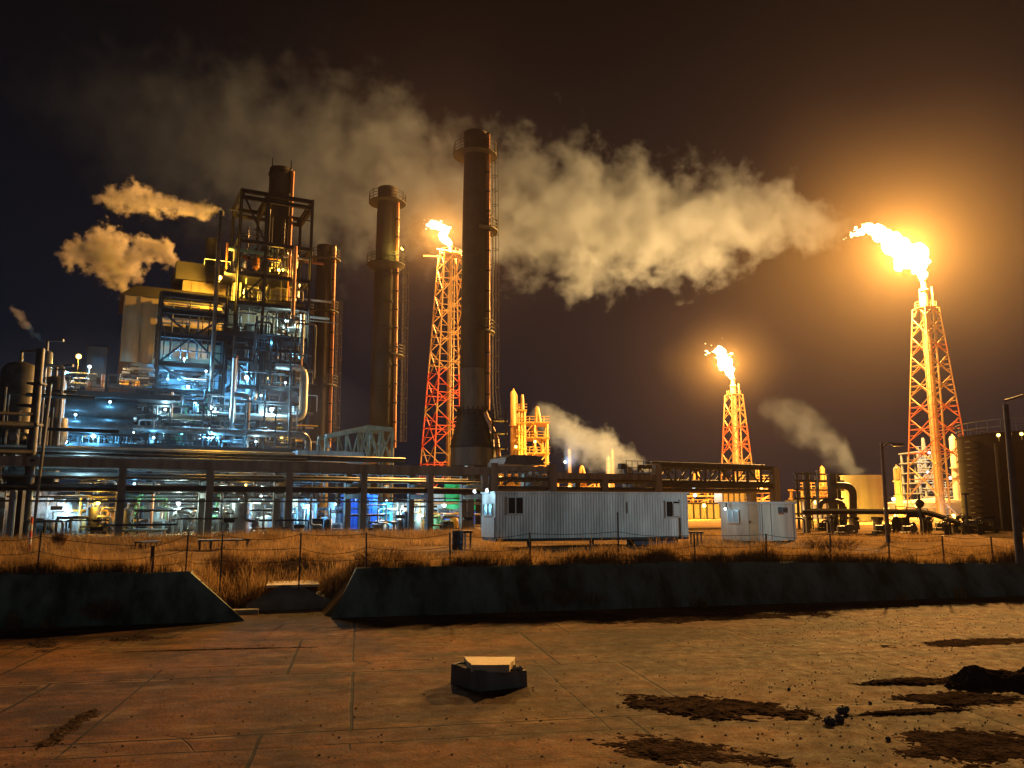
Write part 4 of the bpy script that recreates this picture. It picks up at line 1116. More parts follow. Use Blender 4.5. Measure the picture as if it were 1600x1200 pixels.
# dark domed cooler on top between the first portals
a, b_ = R(788, 790) + E2 * 1.5, R(852, 790) + E2 * 1.5; c = (a + b_) / 2; Lc_ = (b_ - a).length; z = ZR2 + .02
t = thing('fin_fan_cooler', 'dark low cooler with a sloping top, sitting on the first portals of the taller rack', 'cooler', (c.x, c.y, z))
mb = MB(); h_ = .75; w1 = Lc_ / 2; vs = []
for o_ in (-1.5, 1.5):
    for x_, zz_ in ((-w1, 0), (-w1 * .9, h_ * .7), (-w1 * .6, h_), (w1 * .55, h_), (w1 * .85, h_ * .55), (w1, 0)): vs.append(Vector((c.x, c.y, z + zz_)) + E1 * x_ + E2 * o_)
mb.add(vs, [(0, 1, 2, 3, 4, 5), (11, 10, 9, 8, 7, 6)] + [(i, 6 + i, 6 + (i + 1) % 6, (i + 1) % 6) for i in range(6)]); mb.build('casing', M_darkpipe, t, smooth=False)
for k in range(6):
    p = Vector((c.x, c.y, z - .5)) + E1 * (-w1 * .85 + k * w1 * .34) - E2 * 1.2; MB().tube([p, p + Vector((0, 0, -.9))], .16, 8).build('nozzle', M_pipe, t)
# third: steel truss between the last portal and the right end column
ta, tb_ = R(1032, 790), R(1212, 790)
t3_ = thing('steel_truss_bridge', 'dark steel truss bridge carrying pipes above the gap between the trailers', 'truss', ((ta + tb_) / 2).to_tuple()[:2] + (0,))
zt, zb = R(1032, 727).z, R(1032, 757).z
for off in (0, 3.2):
    for z in (zt, zb): MB().ibeam(Vector((ta.x, ta.y, z)) + E2 * off, Vector((tb_.x, tb_.y, z)) + E2 * off, .3, .38).build('chord', M_steel, t3_, smooth=False)
    mb = MB(); n = 8
    for i in range(n + 1):
        p = ta.lerp(tb_, i / n) + E2 * off; mb.bar(Vector((p.x, p.y, zb)), Vector((p.x, p.y, zt)), .18)
        if i < n: 
            q2 = ta.lerp(tb_, (i + 1) / n) + E2 * off; lo, hi = (zb, zt) if i % 2 else (zt, zb); mb.bar(Vector((p.x, p.y, lo)), Vector((q2.x, q2.y, hi)), .12)
    mb.build('lattice', M_steel, t3_, smooth=False)
    p = tb_ + E2 * off; mb = MB(); vcol(mb, p, zt + .1, .7); mb.build('column', M_conc, t3_, smooth=False)
for k, (z, off, r) in enumerate(((zb + .35, .8, .16), (zb + .33, 1.6, .12), (zb + .38, 2.4, .18), (zt + .3, 1.2, .12), (zt + .32, 2.2, .15))):
    a = Vector((ta.x, ta.y, z)) + E2 * off; b_ = Vector((tb_.x, tb_.y, z)) + E2 * off
    props(MB().tube([a, b_], r, 8).build('pipeline', M_darkpipe if k % 2 else M_pipe, None, loc=a), 'straight pipe carried by the steel truss bridge', 'pipe', 'pipes on the truss bridge')
# valve platform left of the last portal
c = R(1003, 790) + E2 * 1.5; z = ZR2 - .6
t = thing('valve_platform', 'small railed valve platform on the portal rack, left of the thick portal column', 'platform', (c.x, c.y, z))
MB().box((c.x, c.y, z + .06), 2.6, 2.2, .1, E1, E2).build('deck', M_black, t, smooth=False)
mb = MB()
for i in range(5):
    p = c + E1 * (-1.25 + i * .62) - E2 * 1.05; mb.bar(Vector((p.x, p.y, z)), Vector((p.x, p.y, z + 1.2)), .05)
for h_ in (.6, 1.2): mb.bar(Vector((c.x, c.y, z + h_)) - E1 * 1.25 - E2 * 1.05, Vector((c.x, c.y, z + h_)) + E1 * 1.25 - E2 * 1.05, .05)
mb.build('railing', M_black, t, smooth=False)
MB().tube([Vector((c.x, c.y, z)) - E1 * .6, Vector((c.x, c.y, z + .9)) - E1 * .6], .2, 10).build('valve_body', M_darkpipe, t)
MB().box(Vector((c.x, c.y, z + .75)) - E1 * 1.0, .5, .5, .5, E1, E2).build('actuator_box', M_black, t, smooth=False)

# ---------------------------------------------------------------- furnace: casing, frames, decks
def Fz(px, py, off=0.0): return F(px, py, off).z
def P_(px, z, off=0.0): p = F(px, 790, off); q = along(Vector((p.x, p.y, z)), px, E1); return q
# casing box
co_ = 3.0
cL = F(190, 520, co_); cR = P_(350, cL.z, co_)
def casing(name, par, p, q, z0, z1, depth, m):
    L_ = (Vector((q.x, q.y, 0)) - Vector((p.x, p.y, 0))).length
    c = (Vector((p.x, p.y, 0)) + Vector((q.x, q.y, 0))) / 2 + E2 * (depth / 2)
    return MB().box((c.x, c.y, (z0 + z1) / 2), L_, depth, z1 - z0, E1, E2).build(name, m, par, smooth=False)
t = thing('furnace', 'boxy tan furnace casing with a pale lower wall, lit yellow and blue', 'furnace', (cL.x, cL.y, 0))
zf0, zf1, zf2 = 0, Fz(210, 566, co_), Fz(210, 462, co_)
cR2 = P_(480, 15, co_)
casing('upper_casing', t, cL, cR2, zf1, zf2, 9, M_tan)
casing('lower_casing', t, P_(195, 8, co_ + .4), P_(476, 8, co_ + .4), 0, zf1 - .02, 8, M_pale)
# sloping hood over the casing
h0, h1 = P_(188, zf2, co_ - .1), P_(480, zf2, co_ - .1); zz_ = Fz(210, 450, co_)
vs = []
for p_ in (h0, h1):
    for o_, z_ in ((0, zf2), (9.2, zf2), (7.5, zz_ + .7), (1.6, zz_ + .7)): vs.append(Vector((p_.x, p_.y, z_)) + E2 * o_)
for i in (2, 3): vs[i] = vs[i] + E1 * 1.4
MB().add(vs, [(3, 2, 1, 0), (4, 5, 6, 7), (0, 4, 7, 3), (1, 2, 6, 5), (2, 3, 7, 6), (0, 1, 5, 4)]).build('hood', M_soot, t, smooth=False)
mb = MB()
for px in (190, 214, 250, 290, 326): p_ = P_(px, zf1, co_ - .08); mb.bar(p_ + Vector((0, 0, .1)), Vector((p_.x, p_.y, zf2 - .05)), .12)
mb.build('stiffener', M_tan, t, smooth=False)
for px0, px1, py0, py1 in ((203, 212, 572, 592), (236, 252, 585, 600), (300, 318, 588, 604)):
    a, b_ = F(px0, py1, co_ + .35), F(px1, py0, co_ + .35); c = (a + b_) / 2
    MB().box(c, (b_ - a).length * .7, .08, abs(b_.z - a.z), E1, E2).build('access_door', M_soot, t, smooth=False)
# upper yellow lit house on the roof
uo = 4.5
a, b_ = F(284, 470, uo), P_(352, F(284, 470, uo).z, uo)
t = thing('roof_house', 'tall sheet clad house on the furnace roof, lit bright yellow by a lamp', 'building', (a.x, a.y, zf2))
casing('cladding', t, a, b_, zf2 - 1, Fz(284, 437, uo), 6, M_tan)
z_ = Fz(284, 437, uo)
casing('upper_cladding', t, F(274, 437, uo - .3), P_(352, z_, uo - .3), z_ + .01, Fz(290, 410, uo), 7, M_soot)
mb = MB()
for px in (296, 309, 322, 333): p_ = P_(px, 20, uo - .04); mb.bar(Vector((p_.x, p_.y, zf2)), Vector((p_.x, p_.y, z_ - .1)), .06)
mb.build('seam', M_tan, t, smooth=False)
# duct from roof and short vent
p = F(330, 400, 6); t = thing('vent_stack', 'short dark vent with a steaming mouth on the furnace roof', 'vent', (p.x, p.y, zf2))
MB().lathe((p.x, p.y, 0), [(.62, zf2), (.62, Fz(330, 376, 6)), (.7, Fz(330, 376, 6)), (.7, Fz(330, 374, 6)), (.5, Fz(330, 374, 6)), (.5, Fz(330, 380, 6))], 18).build('shell', M_soot, t)
# big furnace stack
p = F(438, 300, 6.5)
t = thing('furnace_stack', 'wide short brown stack rising through the top of the black furnace frame', 'chimney', (p.x, p.y, 0))
zs0, zs1 = Fz(438, 396, 6.5), Fz(438, 265, 6.5)
MB().lathe((p.x, p.y, 0), [(1.0, zs1 - 2), (1.15, zs1), (1.3, zs1), (1.3, zs0), (2.3, zs0 - 3), (2.3, zs0 - 6)], 28).build('shell', M_rust, t)
MB().lathe((p.x, p.y, zs1 - .7), [(1.3, -.1), (1.42, -.1), (1.42, .1), (1.3, .1)], 28).build('band', M_soot, t)
for a_ in (2.6, 4.2, 5.9): MB().bar((p.x + 1.38 * math.cos(a_), p.y + 1.38 * math.sin(a_), zs1 - 3), (p.x + 1.38 * math.cos(a_), p.y + 1.38 * math.sin(a_), zs1 + .9), .1).build('rod', M_soot, t)
pts = [Vector((p.x + 1.5, p.y - .5, zs1 - .4)), Vector((p.x + 1.5, p.y - .5, zs0))]
MB().tube(pts, .2, 8).build('side_pipe', M_rustp, t)

# black tower frame
def frame(name, label, cols, offs, zt_, levels, w_, braces, par_m=M_black, beamh=.45, zb=0):
    pm = P_(cols[len(cols) // 2], 10, offs[0]); t = thing(name, label, 'steel frame', (pm.x, pm.y, 0))
    for px in cols:
        for off in offs:
            b_ = F(cols[0], 790, offs[0]); base = F(px, 790, offs[0]) + E2 * (off - offs[0])
            MB().ibeam(Vector((base.x, base.y, zb)), Vector((base.x, base.y, zt_)), w_, w_).build('column', par_m, t, smooth=False)
    A_ = F(cols[0], 790, offs[0]); B_ = F(cols[-1], 790, offs[0])
    for z in levels:
        for off in offs:
            a = Vector((A_.x, A_.y, z)) + E2 * (off - offs[0]); b_ = Vector((B_.x, B_.y, z)) + E2 * (off - offs[0])
            MB().ibeam(a, b_, w_ * .8, beamh).build('beam', par_m, t, smooth=False)
        for px in cols:
            base = F(px, 790, offs[0]); a = Vector((base.x, base.y, z)); MB().ibeam(a, a + E2 * (offs[-1] - offs[0]), w_ * .8, beamh).build('beam', par_m, t, smooth=False)
    for (pxa, za, pxb, zb_, off) in braces:
        a = F(pxa, 790, offs[0]) + E2 * (off - offs[0]); b_ = F(pxb, 790, offs[0]) + E2 * (off - offs[0])
        MB().bar(Vector((a.x, a.y, za)), Vector((b_.x, b_.y, zb_)), w_ * .42).build('brace', par_m, t, smooth=False)
    return t
LZ = [Fz(352, py) for py in (293, 303, 372, 424, 470, 520, 560, 602, 648, 690)]
tw = frame('steel_tower', 'tall black open steel frame around the furnace stack', [352, 396, 470], [0, 6.0], LZ[0] + .2, LZ, .42,
      [(352, LZ[0], 396, LZ[2], 0), (470, LZ[0], 396, LZ[2], 6), (352, LZ[2], 396, LZ[3], 6), (396, LZ[3], 470, LZ[2], 6), (352, LZ[4], 396, LZ[3], 0), (396, LZ[5], 470, LZ[4], 6), (352, LZ[6], 396, LZ[7], 0), (396, LZ[7], 470, LZ[6], 6), (352, LZ[8], 396, LZ[7], 6)], beamh=.4)
LF = [Fz(230, py) for py in (456, 482, 520, 566, 605, 690)]
lf = frame('steel_scaffold', 'lower black steel frame with cross braces in front of the tan furnace casing', [231, 338], [0, 2.2], LF[0] + .2, LF, .5,
      [(231, LF[1], 284, LF[2], 0), (338, LF[1], 284, LF[2], 0), (231, LF[3], 284, LF[2], 0), (338, LF[3], 284, LF[2], 0), (231, LF[3], 300, LF[4], 0), (338, LF[3], 300, LF[4], 0)], beamh=.5)
def deck(label, px0, px1, py, off0, off1, rail=True, th=.22, m=M_black, cat='platform'):
    a = F(px0, py, off0); b_ = P_(px1, a.z, off0); L_ = (b_ - a).length; c = (a + b_) / 2 + E2 * ((off1 - off0) / 2)
    t = thing('platform', label, cat, c)
    MB().box(c, L_, off1 - off0, th, E1, E2).build('deck', m, t, smooth=False)
    if rail:
        mb = MB(); n = max(2, int(L_ / 1.2))
        for i in range(n + 1):
            p = a.lerp(b_, i / n) + E2 * .05; mb.bar(p, p + Vector((0, 0, 1.15)), .05)
        for h_ in (.6, 1.15): mb.bar(a + E2 * .05 + Vector((0, 0, h_)), b_ + E2 * .05 + Vector((0, 0, h_)), .055)
        mb.build('railing', m, t, smooth=False)
    return t
deck('railed platform high in the black frame just below the stack', 352, 470, 424, .2, 5.8)
deck('railed platform in the black frame at the height of the yellow lit wall', 352, 470, 470, .2, 5.8)
deck('thick dark platform in the middle of the black frame', 340, 470, 520, -.4, 5.8, True, .5)
deck('dark platform under the pale greenish lamp in the black frame', 352, 472, 560, .2, 5.8)
deck('railed platform at the foot of the pale lower furnace wall', 170, 345, 604, -1.0, 2.8, True, .3)
deck('wide black roof deck over the fat ducts at the left', 92, 282, 612, -5.0, -1.2, True, .5)
deck('lower railed platform with lamps behind the rack', 90, 478, 693, -3.4, 6, True, .3)
deck('middle platform crossing the black frame above the lamps', 345, 478, 648, .2, 6, True, .25)

def hv(px, py, off, *mv):
    p = F(px, py, off); pts = [p]; o_ = off
    it = iter(mv)
    for k in it:
        v = next(it); p = pts[-1]
        if k == 'h': pts.append(along(p, v, E1))
        elif k == 'v': pts.append(Vector((p.x, p.y, zrow(p, v))))
        elif k == 'o': pts.append(p + E2 * v)
        elif k == 'g': pts.append(Vector((p.x, p.y, v)))
    return pts
M_duct = mat('duct_skin', (.075, .075, .075), .36, .55, .4, .8)
def pipe(label, r, m, pts, name='pipe', bend=3.0, n=10, group=None, flanges=0, cat='pipe'):
    t = None
    path = fillet(pts, r * bend)
    if flanges:
        t = thing(name, label, cat, pts[0], group)
        MB().tube(path, r, n).build('run', m, t)
        for i in range(len(pts) - 1):
            d = pts[i + 1] - pts[i]; L_ = d.length
            for k in range(1, int(L_ / flanges)):
                c = pts[i] + d * (k * flanges / L_); u_ = d.normalized() * .06
                MB().tube([c - u_, c + u_], r * 1.3, n).build('flange', m, t)
        return t
    o = MB().tube(path, r, n).build(name, m, None, loc=pts[0]); return props(o, label, cat, group)
pipe('big U bent jacketed pipe at the right edge of the furnace unit', .36, M_alum, hv(430, 572, -.6, 'h', 477, 'v', 655, 'h', 330), flanges=3.2)
pipe('long pipe that ends in a bend dropping onto the rack near the short chimney', .36, M_pipe, hv(228, 652 + 3, -2, 'h', 230, 'v', 656), n=8) if False else None
pipe('long grey pipe below the fat ducts, bending down beside the short chimney', .34, M_pipe, hv(205, 669, -2.6, 'h', 482, 'v', 716), flanges=5)
pipe('thin grey line under the long grey pipe', .14, M_pipe, hv(100, 712, -3.2, 'h', 372))
pipe('thin bright line with short hangers low in front of the lamps', .12, M_alum, hv(110, 704, -3.4, 'h', 470))
pipe('upper fat dark duct running left at the far left of the furnace', .95, M_duct, hv(75, 636, -3.5, 'h', 214), flanges=4)
pipe('lower fat dark duct running left just under the upper one', .85, M_duct, hv(70, 661, -3.5, 'h', 208), flanges=4)
pipe('tan jacketed horizontal vessel line in the middle of the unit', .32, M_tan, hv(262, 650, -1.2, 'h', 352))
pipe('tall bright standpipe in front of the black frame', .22, M_alum, hv(367, 560, -1.5, 'v', 690), flanges=3)
pipe('tall thinner standpipe beside the bright one', .1, M_rustp, hv(371, 556, -1.4, 'v', 690))
pipe('dark inverted U pipe right of the bright standpipe', .26, M_darkpipe, hv(366, 616, -1.8, 'h', 388, 'v', 712))
pipe('thick dark riser along the left corner of the black frame', .2, M_darkpipe, hv(345, 330, -.5, 'v', 640))
pipe('rust orange riser on the left corner of the black frame', .13, M_rustp, hv(356, 380, .9, 'v', 420))
pipe('rusty riser on the right corner of the black frame', .2, M_rustp, hv(462, 385, -.5, 'v', 500))
pipe('thinner rusty riser beside the right corner of the black frame', .13, M_rustp, hv(454, 385, .5, 'v', 470))
pipe('short jacketed riser beside the greenish lamp at the right of the black frame', .24, M_alum, hv(473, 492, -.5, 'v', 520, 'v', 560))
pipe('thin riser below the short jacketed riser', .08, M_rustp, hv(472, 545, -.5, 'v', 640))
pipe('pale teal pipe under the stack in the black frame', .22, mat('teal_pipe', (.16, .34, .33), .5, .2, .2, 1), hv(354, 388, 2, 'h', 425))
pipe('left bright cylinder pipe beside the blue white lamp', .32, M_alum, hv(391, 545, 1.5, 'v', 622))
pipe('right bright cylinder pipe beside the blue white lamp', .32, M_alum, hv(401, 545, 1.5, 'v', 622))
pipe('thin bright canopy post left of the tan vessel line', .1, M_alum, hv(270, 612, -3, 'v', 652))
for k in range(3):
    a = F(268 + k * 8, 374 + 14, 3 + k); 
for (xa, ya, xb, yb, off, lab) in ((385, 396, 400, 384, 2, 'left'), (430, 394, 415, 384, 2, 'right')):
    a, b_ = F(xa, ya, off), F(xb, yb, off); pipe('teal diagonal pipe under the stack leaning %s' % lab, .15, MATS['teal_pipe'], [a, b_])
a, b_ = F(340, 352, .5), F(354, 372, .5)
pipe('green diagonal strut left of the lamps in the middle bay', .14, M_green, [F(268, 622, 1), F(310, 668, 1)])
pipe('yellowish green diagonal strut near the lower lamp', .12, M_green, [F(346, 668, 0), F(338, 708, 0)])
pipe('green diagonal strut standing behind the second column pair of the rack', .13, M_green, [R(222, 770, 7), R(196, 835, 7)])
pipe('green diagonal strut behind the third column pair of the rack', .13, M_green, [R(344, 768, 6), R(336, 800, 6)])
# yellow boxes, cabinets and vessels with their own look
def pbox(name, label, cat, px0, px1, py0, py1, off, depth, m, pl='F', toground=False, door=False, ribs=0, roof=None):
    fn = F if pl == 'F' else R
    a = fn(px0, py1, off); b_ = along(a, px1, E1); z1 = fn(px0, py0, off).z; z0_ = 0 if toground else a.z
    c = (a + b_) / 2 + E2 * (depth / 2); L_ = (b_ - a).length
    t = thing(name, label, cat, (c.x, c.y, z0_))
    MB().box((c.x, c.y, (z0_ + z1) / 2), L_, depth, z1 - z0_, E1, E2).build('shell', m, t, smooth=False)
    f = Vector((a.x, a.y, 0)); 
    if ribs:
        mb = MB()
        for i in range(ribs + 1):
            p = f + E1 * (L_ * i / ribs) - E2 * .03; mb.bar(Vector((p.x, p.y, z0_)), Vector((p.x, p.y, z1 - .02)), .06)
        mb.build('rib', m, t, smooth=False)
    if door:
        p = f + E1 * (L_ * .5) - E2 * .03; MB().box((p.x, p.y, z0_ + (z1 - z0_) * .46), L_ * .36, .05, (z1 - z0_) * .8, E1, E2).build('door', M_soot if m != M_soot else M_pale, t, smooth=False)
    if roof:
        MB().box((c.x, c.y, z1 + .06), L_ + .3, depth + .3, .12, E1, E2).build('roof', roof, t, smooth=False)
    return t, Vector((c.x, c.y, 0)), z1
pbox('equipment_box', 'right one of the two bright yellow boxes on the deck under the tan casing', 'box', 206, 217, 595, 607, -.5, .8, M_yel, ribs=1)
pbox('equipment_box', 'left open framed one of the two bright yellow boxes on the deck', 'box', 188, 200, 594, 606, -.5, .8, M_yel, ribs=3)
pbox('clad_tower', 'grey clad tower block at the left of the furnace, behind the sodium lamp', 'building', 133, 163, 540, 606, 5, 4, M_pale, ribs=4, roof=M_soot)
pbox('control_cabinet', 'pale cabinet wall behind the middle bay of the unit', 'cabinet', 268, 345, 632, 650, 2.5, .6, M_pale, ribs=9, door=True)
pbox('control_cabinet', 'pale green white housing around the lamp on the right', 'cabinet', 392, 455, 632, 655, 3.5, .6, M_pale, ribs=5, door=True)
pbox('equipment_box', 'pale bluish wall panel low behind the left lamps', 'panel', 108, 158, 670, 690, 2, .5, M_pale, ribs=5)
pbox('equipment_box', 'pale panel block low behind the green hopper', 'panel', 228, 345, 674, 694, 3, .5, M_pale, ribs=14)
pbox('equipment_box', 'blue grey panel block low under the bright standpipe', 'panel', 362, 384, 680, 700, 1, .8, M_pale, ribs=4)
pbox('plenum', 'row of pale grey plenum boxes standing on the rack beside the short chimney', 'plenum', 465, 568, 703, 722, -9, 2.4, M_pale, ribs=6)
# green hopper
c = F(288, 690, -1); t = thing('hopper', 'small turquoise hopper hanging under the lamp in the lower bay', 'hopper', c)
MB().lathe(c, [(.1, -.5), (.15, -.2), (.55, .5), (.62, .55), (.62, .95), (.5, 1.0), (.0, 1.05)], 16).build('cone', mat('turquoise', (.06, .38, .33), .5, 0, .2, 2), t)
# clutter between the decks
CL = 0
def clutter(where, px0, px1, py0, py1, o0, o1, n, seed, mats, pl='F', kinds='vhebcw', rmax=.16, g=None):
    random.seed(seed); fn = F if pl == 'F' else R
    for i in range(n):
        k = random.choice(kinds); px = ru(px0, px1); off = ru(o0, o1); m = random.choice(mats); r = ru(.04, rmax); H_ = py1 - py0
        colr = {M_pipe.name: 'grey', M_alum.name: 'bright', M_darkpipe.name: 'dark', M_rustp.name: 'rusty', M_pale.name: 'pale', M_black.name: 'black', M_green.name: 'green', M_yel.name: 'yellow', M_tan.name: 'tan', M_white.name: 'white', M_cyan.name: 'cyan', M_blue.name: 'blue'}.get(m.name, 'dull')
        g = 'small equipment ' + where
        if k == 'v':
            a = fn(px, py1, off); b_ = Vector((a.x, a.y, zrow(a, ru(py0, py0 + H_ * .5)))); o = MB().tube([a, b_], r, 7).build('standpipe', m, None, loc=a); props(o, '%s %s standpipe %s' % (('thin', 'thick')[r > .1], colr, where), 'pipe', g)
        elif k == 'h':
            a = fn(px, ru(py0, py1), off); b_ = a + E1 * ru(1, 4.5); o = MB().tube([a, b_], r, 7).build('pipe_run', m, None, loc=a); props(o, '%s %s level pipe %s' % (('thin', 'thick')[r > .1], colr, where), 'pipe', g)
        elif k == 'e':
            a = fn(px, py1, off); z_ = zrow(a, ru(py0, py1 - H_ * .3)); b_ = Vector((a.x, a.y, z_)); c = b_ + E1 * random.choice((-1, 1)) * ru(.6, 2.6); d = Vector((c.x, c.y, a.z + (z_ - a.z) * ru(0, .5)))
            o = MB().tube(fillet([a, b_, c, d], r * 3), r, 7).build('bent_pipe', m, None, loc=a); props(o, '%s %s bent pipe %s' % (('thin', 'thick')[r > .1], colr, where), 'pipe', g)
        elif k == 'b':
            a = fn(px, py1, off); w_, h_ = ru(.4, 1.3), ru(.5, 1.3); t = thing('junction_box', '%s %s box %s' % (('small', 'larger')[h_ > .9], colr, where), 'box', a, g)
            MB().box(a + Vector((0, 0, h_ / 2)), w_, .5, h_, E1, E2).build('shell', m, t, smooth=False); MB().box(a + Vector((0, 0, h_ * .55)) - E2 * .27, w_ * .7, .04, h_ * .6, E1, E2).build('cover', M_darkpipe, t, smooth=False)
        elif k == 'c':
            a = fn(px, py1, off); rr = ru(.25, .55); h_ = ru(.9, 1.9); t = thing('vessel', '%s %s upright vessel %s' % (('slim', 'stout')[rr > .4], colr, where), 'vessel', a, g)
            MB().lathe(a, [(rr * .3, .0), (rr * .3, .25), (rr, .35), (rr, h_), (rr * .8, h_ + rr * .3), (rr * .3, h_ + rr * .45), (0, h_ + rr * .5)], 14).build('shell', m, t)
            MB().tube([a + Vector((0, 0, h_ + rr * .4)), a + Vector((0, 0, h_ + rr * .4 + .5)), a + Vector((0, 0, h_ + rr * .4 + .5)) + E1 * .8], .06, 6).build('nozzle', M_pipe, t)
        elif k == 'w':
            a = fn(px, ru(py0, py1), off); t = thing('valve', '%s hand wheel valve %s' % (colr, where), 'valve', a, g)
            MB().tube([a - E1 * .35, a + E1 * .35], .13, 8).build('body', m, t); ring_ = [a + Vector((0, 0, .45)) + E1 * (.24 * math.cos(q)) + E2 * (.24 * math.sin(q)) for q in [2 * PI * j / 10 for j in range(11)]]
            MB().tube(ring_, .03, 5).bar(a, a + Vector((0, 0, .45)), .05).build('hand_wheel', M_darkpipe, t)
ml = [M_pipe, M_alum, M_alum, M_darkpipe, M_pale, M_white]
md = [M_darkpipe, M_pipe, M_black, M_rustp]
clutter('on the platform right under the stack', 356, 466, 385, 424, .5, 5, 24, 1, [M_alum, M_pipe, M_darkpipe, M_rustp, M_pale], kinds='vhehc')
clutter('on the yellow lit platform of the black frame', 356, 466, 428, 470, .5, 5, 20, 2, [M_pipe, M_tan, M_darkpipe, M_alum], kinds='vhebc')
clutter('beside the greenish lamp in the black frame', 360, 468, 475, 520, .5, 5, 24, 3, [M_pipe, M_alum, M_darkpipe, M_pale], kinds='vhebc')
clutter('on the shadowy platform of the black frame', 350, 468, 526, 560, .5, 5, 16, 4, md + [M_pale], kinds='vhec')
clutter('beside the blue white lamp of the black frame', 352, 468, 566, 602, .5, 5, 26, 5, ml + [M_darkpipe], kinds='vhebcw')
clutter('on the middle bay behind the black frame', 345, 470, 612, 648, .5, 4, 26, 6, ml, kinds='vhebcw')
clutter('in front of the pale lower furnace wall', 178, 340, 575, 603, .3, 2.6, 26, 7, ml, kinds='vhebw')
clutter('in the middle bay below the pale wall', 232, 345, 615, 650, -1, 2, 30, 8, ml + [M_green], kinds='vhebcw')
clutter('among the left lamps under the fat ducts', 98, 222, 668, 692, -2.5, 1.5, 34, 9, ml, kinds='vhebcw')
clutter('in the lower bay around the turquoise hopper', 226, 352, 664, 692, -2.5, 2, 42, 10, ml + [M_green], kinds='vhebcw')
clutter('in the lower bay under the black frame', 355, 470, 664, 692, -2.5, 4, 36, 11, ml + [M_darkpipe, M_yel], kinds='vhebcw')
clutter('on the roof deck beside the sodium lamp', 98, 180, 585, 606, -4.5, -1.5, 16, 12, [M_rustp, M_pipe, M_pale], kinds='vheb')
clutter('above the fat ducts under the roof deck', 100, 225, 622, 634, -4, -1.5, 14, 13, [M_pipe, M_darkpipe, M_pale], kinds='hev')
clutter('between the fat ducts and the middle bay', 212, 262, 630, 668, -3, -1, 18, 14, [M_pipe, M_darkpipe, M_alum], kinds='vhew')
mk = [M_black, M_black, M_darkpipe, M_steel]
clutter('at the dark front of the black frame', 345, 472, 480, 600, -1.2, .4, 30, 41, mk, kinds='vhhe', rmax=.13)
clutter('at the dark front of the lower bays', 100, 474, 612, 700, -3.6, -1.5, 44, 42, mk, kinds='vhhew', rmax=.15)
clutter('in front of the tan casing', 236, 336, 470, 560, -.4, 1.5, 22, 43, mk, kinds='vh', rmax=.09)
clutter('on the shadow side of the black frame top', 354, 468, 310, 400, .2, 5.5, 14, 44, mk, kinds='vh', rmax=.1)
for k, (px0, px1, py, off, lab) in enumerate(((96, 352, 656, -1.8, 'black level girder under the middle bay'), (212, 474, 664, -1.2, 'long black level girder over the lower bay'), (232, 350, 628, -.4, 'black level girder under the pale wall deck'), (352, 474, 626, -.4, 'black level girder crossing the black frame'), (352, 474, 541, -.3, 'thin black girder below the thick dark platform'), (96, 226, 676, -3.8, 'black level girder in front of the left lamps'))):
    a = F(px0, py, off); b_ = along(a, px1, E1); o = MB().ibeam(a, b_, .3, .34).build('girder', M_black, None, smooth=False, loc=a); props(o, lab, 'girder')
for k, (px, py0, py1, off, lab) in enumerate(((120, 620, 712, -3.6, 'leftmost black post between the lamps under the fat ducts'), (186, 620, 712, -3.6, 'black post right of the lamps under the fat ducts'), (226, 606, 716, -2.2, 'black post at the left end of the middle bay'), (262, 610, 716, -2.4, 'black post left of the turquoise hopper'), (314, 606, 716, -2.4, 'black post right of the turquoise hopper'), (410, 606, 716, -1.4, 'black post between the two right lamps'), (448, 520, 716, -1.0, 'black post near the right edge of the black frame'))):
    a = F(px, py1, off); b_ = Vector((a.x, a.y, zrow(a, py0))); o = MB().ibeam(a, b_, .28, .28).build('steel_post', M_black, None, smooth=False, loc=a); props(o, lab, 'post')
# ground level behind the rack
gm = [M_pipe, M_alum, M_pale, M_white, M_darkpipe]
clutter('in the steam behind the first rack columns', 20, 125, 775, 836, 6, 12, 30, 15, gm, 'R', 'vhebcw', .12)
clutter('around the sodium lamp behind the first rack columns', 100, 178, 770, 836, 6, 11, 26, 16, [M_yel, M_pipe, M_tan, M_white], 'R', 'vhec', .12)
clutter('behind the second column pair of the rack', 192, 318, 775, 836, 5.5, 12, 36, 17, gm + [M_green], 'R', 'vhebcw', .12)
clutter('around the silver tank behind the rack', 332, 440, 775, 836, 6, 12, 36, 18, gm, 'R', 'vhebcw', .12)
clutter('around the blue white cabinet behind the rack', 455, 545, 775, 836, 6, 12, 30, 19, [M_pipe, M_darkpipe, M_alum, M_pale], 'R', 'vhebcw', .12)
clutter('in front of the white and cyan panels behind the rack', 590, 668, 780, 836, 6, 9, 26, 20, [M_pipe, M_white, M_pale, M_yel, M_green], 'R', 'vhebcw', .1)
clutter('under the green sheet behind the rack', 682, 745, 800, 836, 6, 9, 24, 22, [M_pipe, M_white, M_tan, M_yel, M_green], 'R', 'vhebcw', .1)
clutter('just under the rack pipes', 60, 735, 752, 772, 4.5, 8, 46, 23, [M_pipe, M_darkpipe, M_alum, M_black], 'R', 'vhe', .1)
pbox('pale_shed', 'long pale shed with dark horizontal gaps, brightly lit behind the second column pair', 'shed', 222, 302, 773, 836, 13, 3, M_pale, 'R', True, ribs=10, roof=M_soot)
pbox('pale_shed', 'greenish white shed wall lit behind the silver tank', 'shed', 336, 432, 776, 836, 14, 3, M_pale, 'R', True, ribs=10, roof=M_soot)
pbox('pale_shed', 'white walled shed standing in the steam at the far left', 'shed', -10, 30, 772, 836, 12, 3, M_white, 'R', True, ribs=5)
pbox('pale_shed', 'white tank house lit behind the steam near the sodium lamp', 'shed', 60, 166, 780, 836, 15, 3, M_pale, 'R', True, ribs=12)
pbox('container', 'white container glowing blue around its floodlight', 'container', 464, 492, 780, 824, 8, 2, M_white, 'R', False, ribs=6)
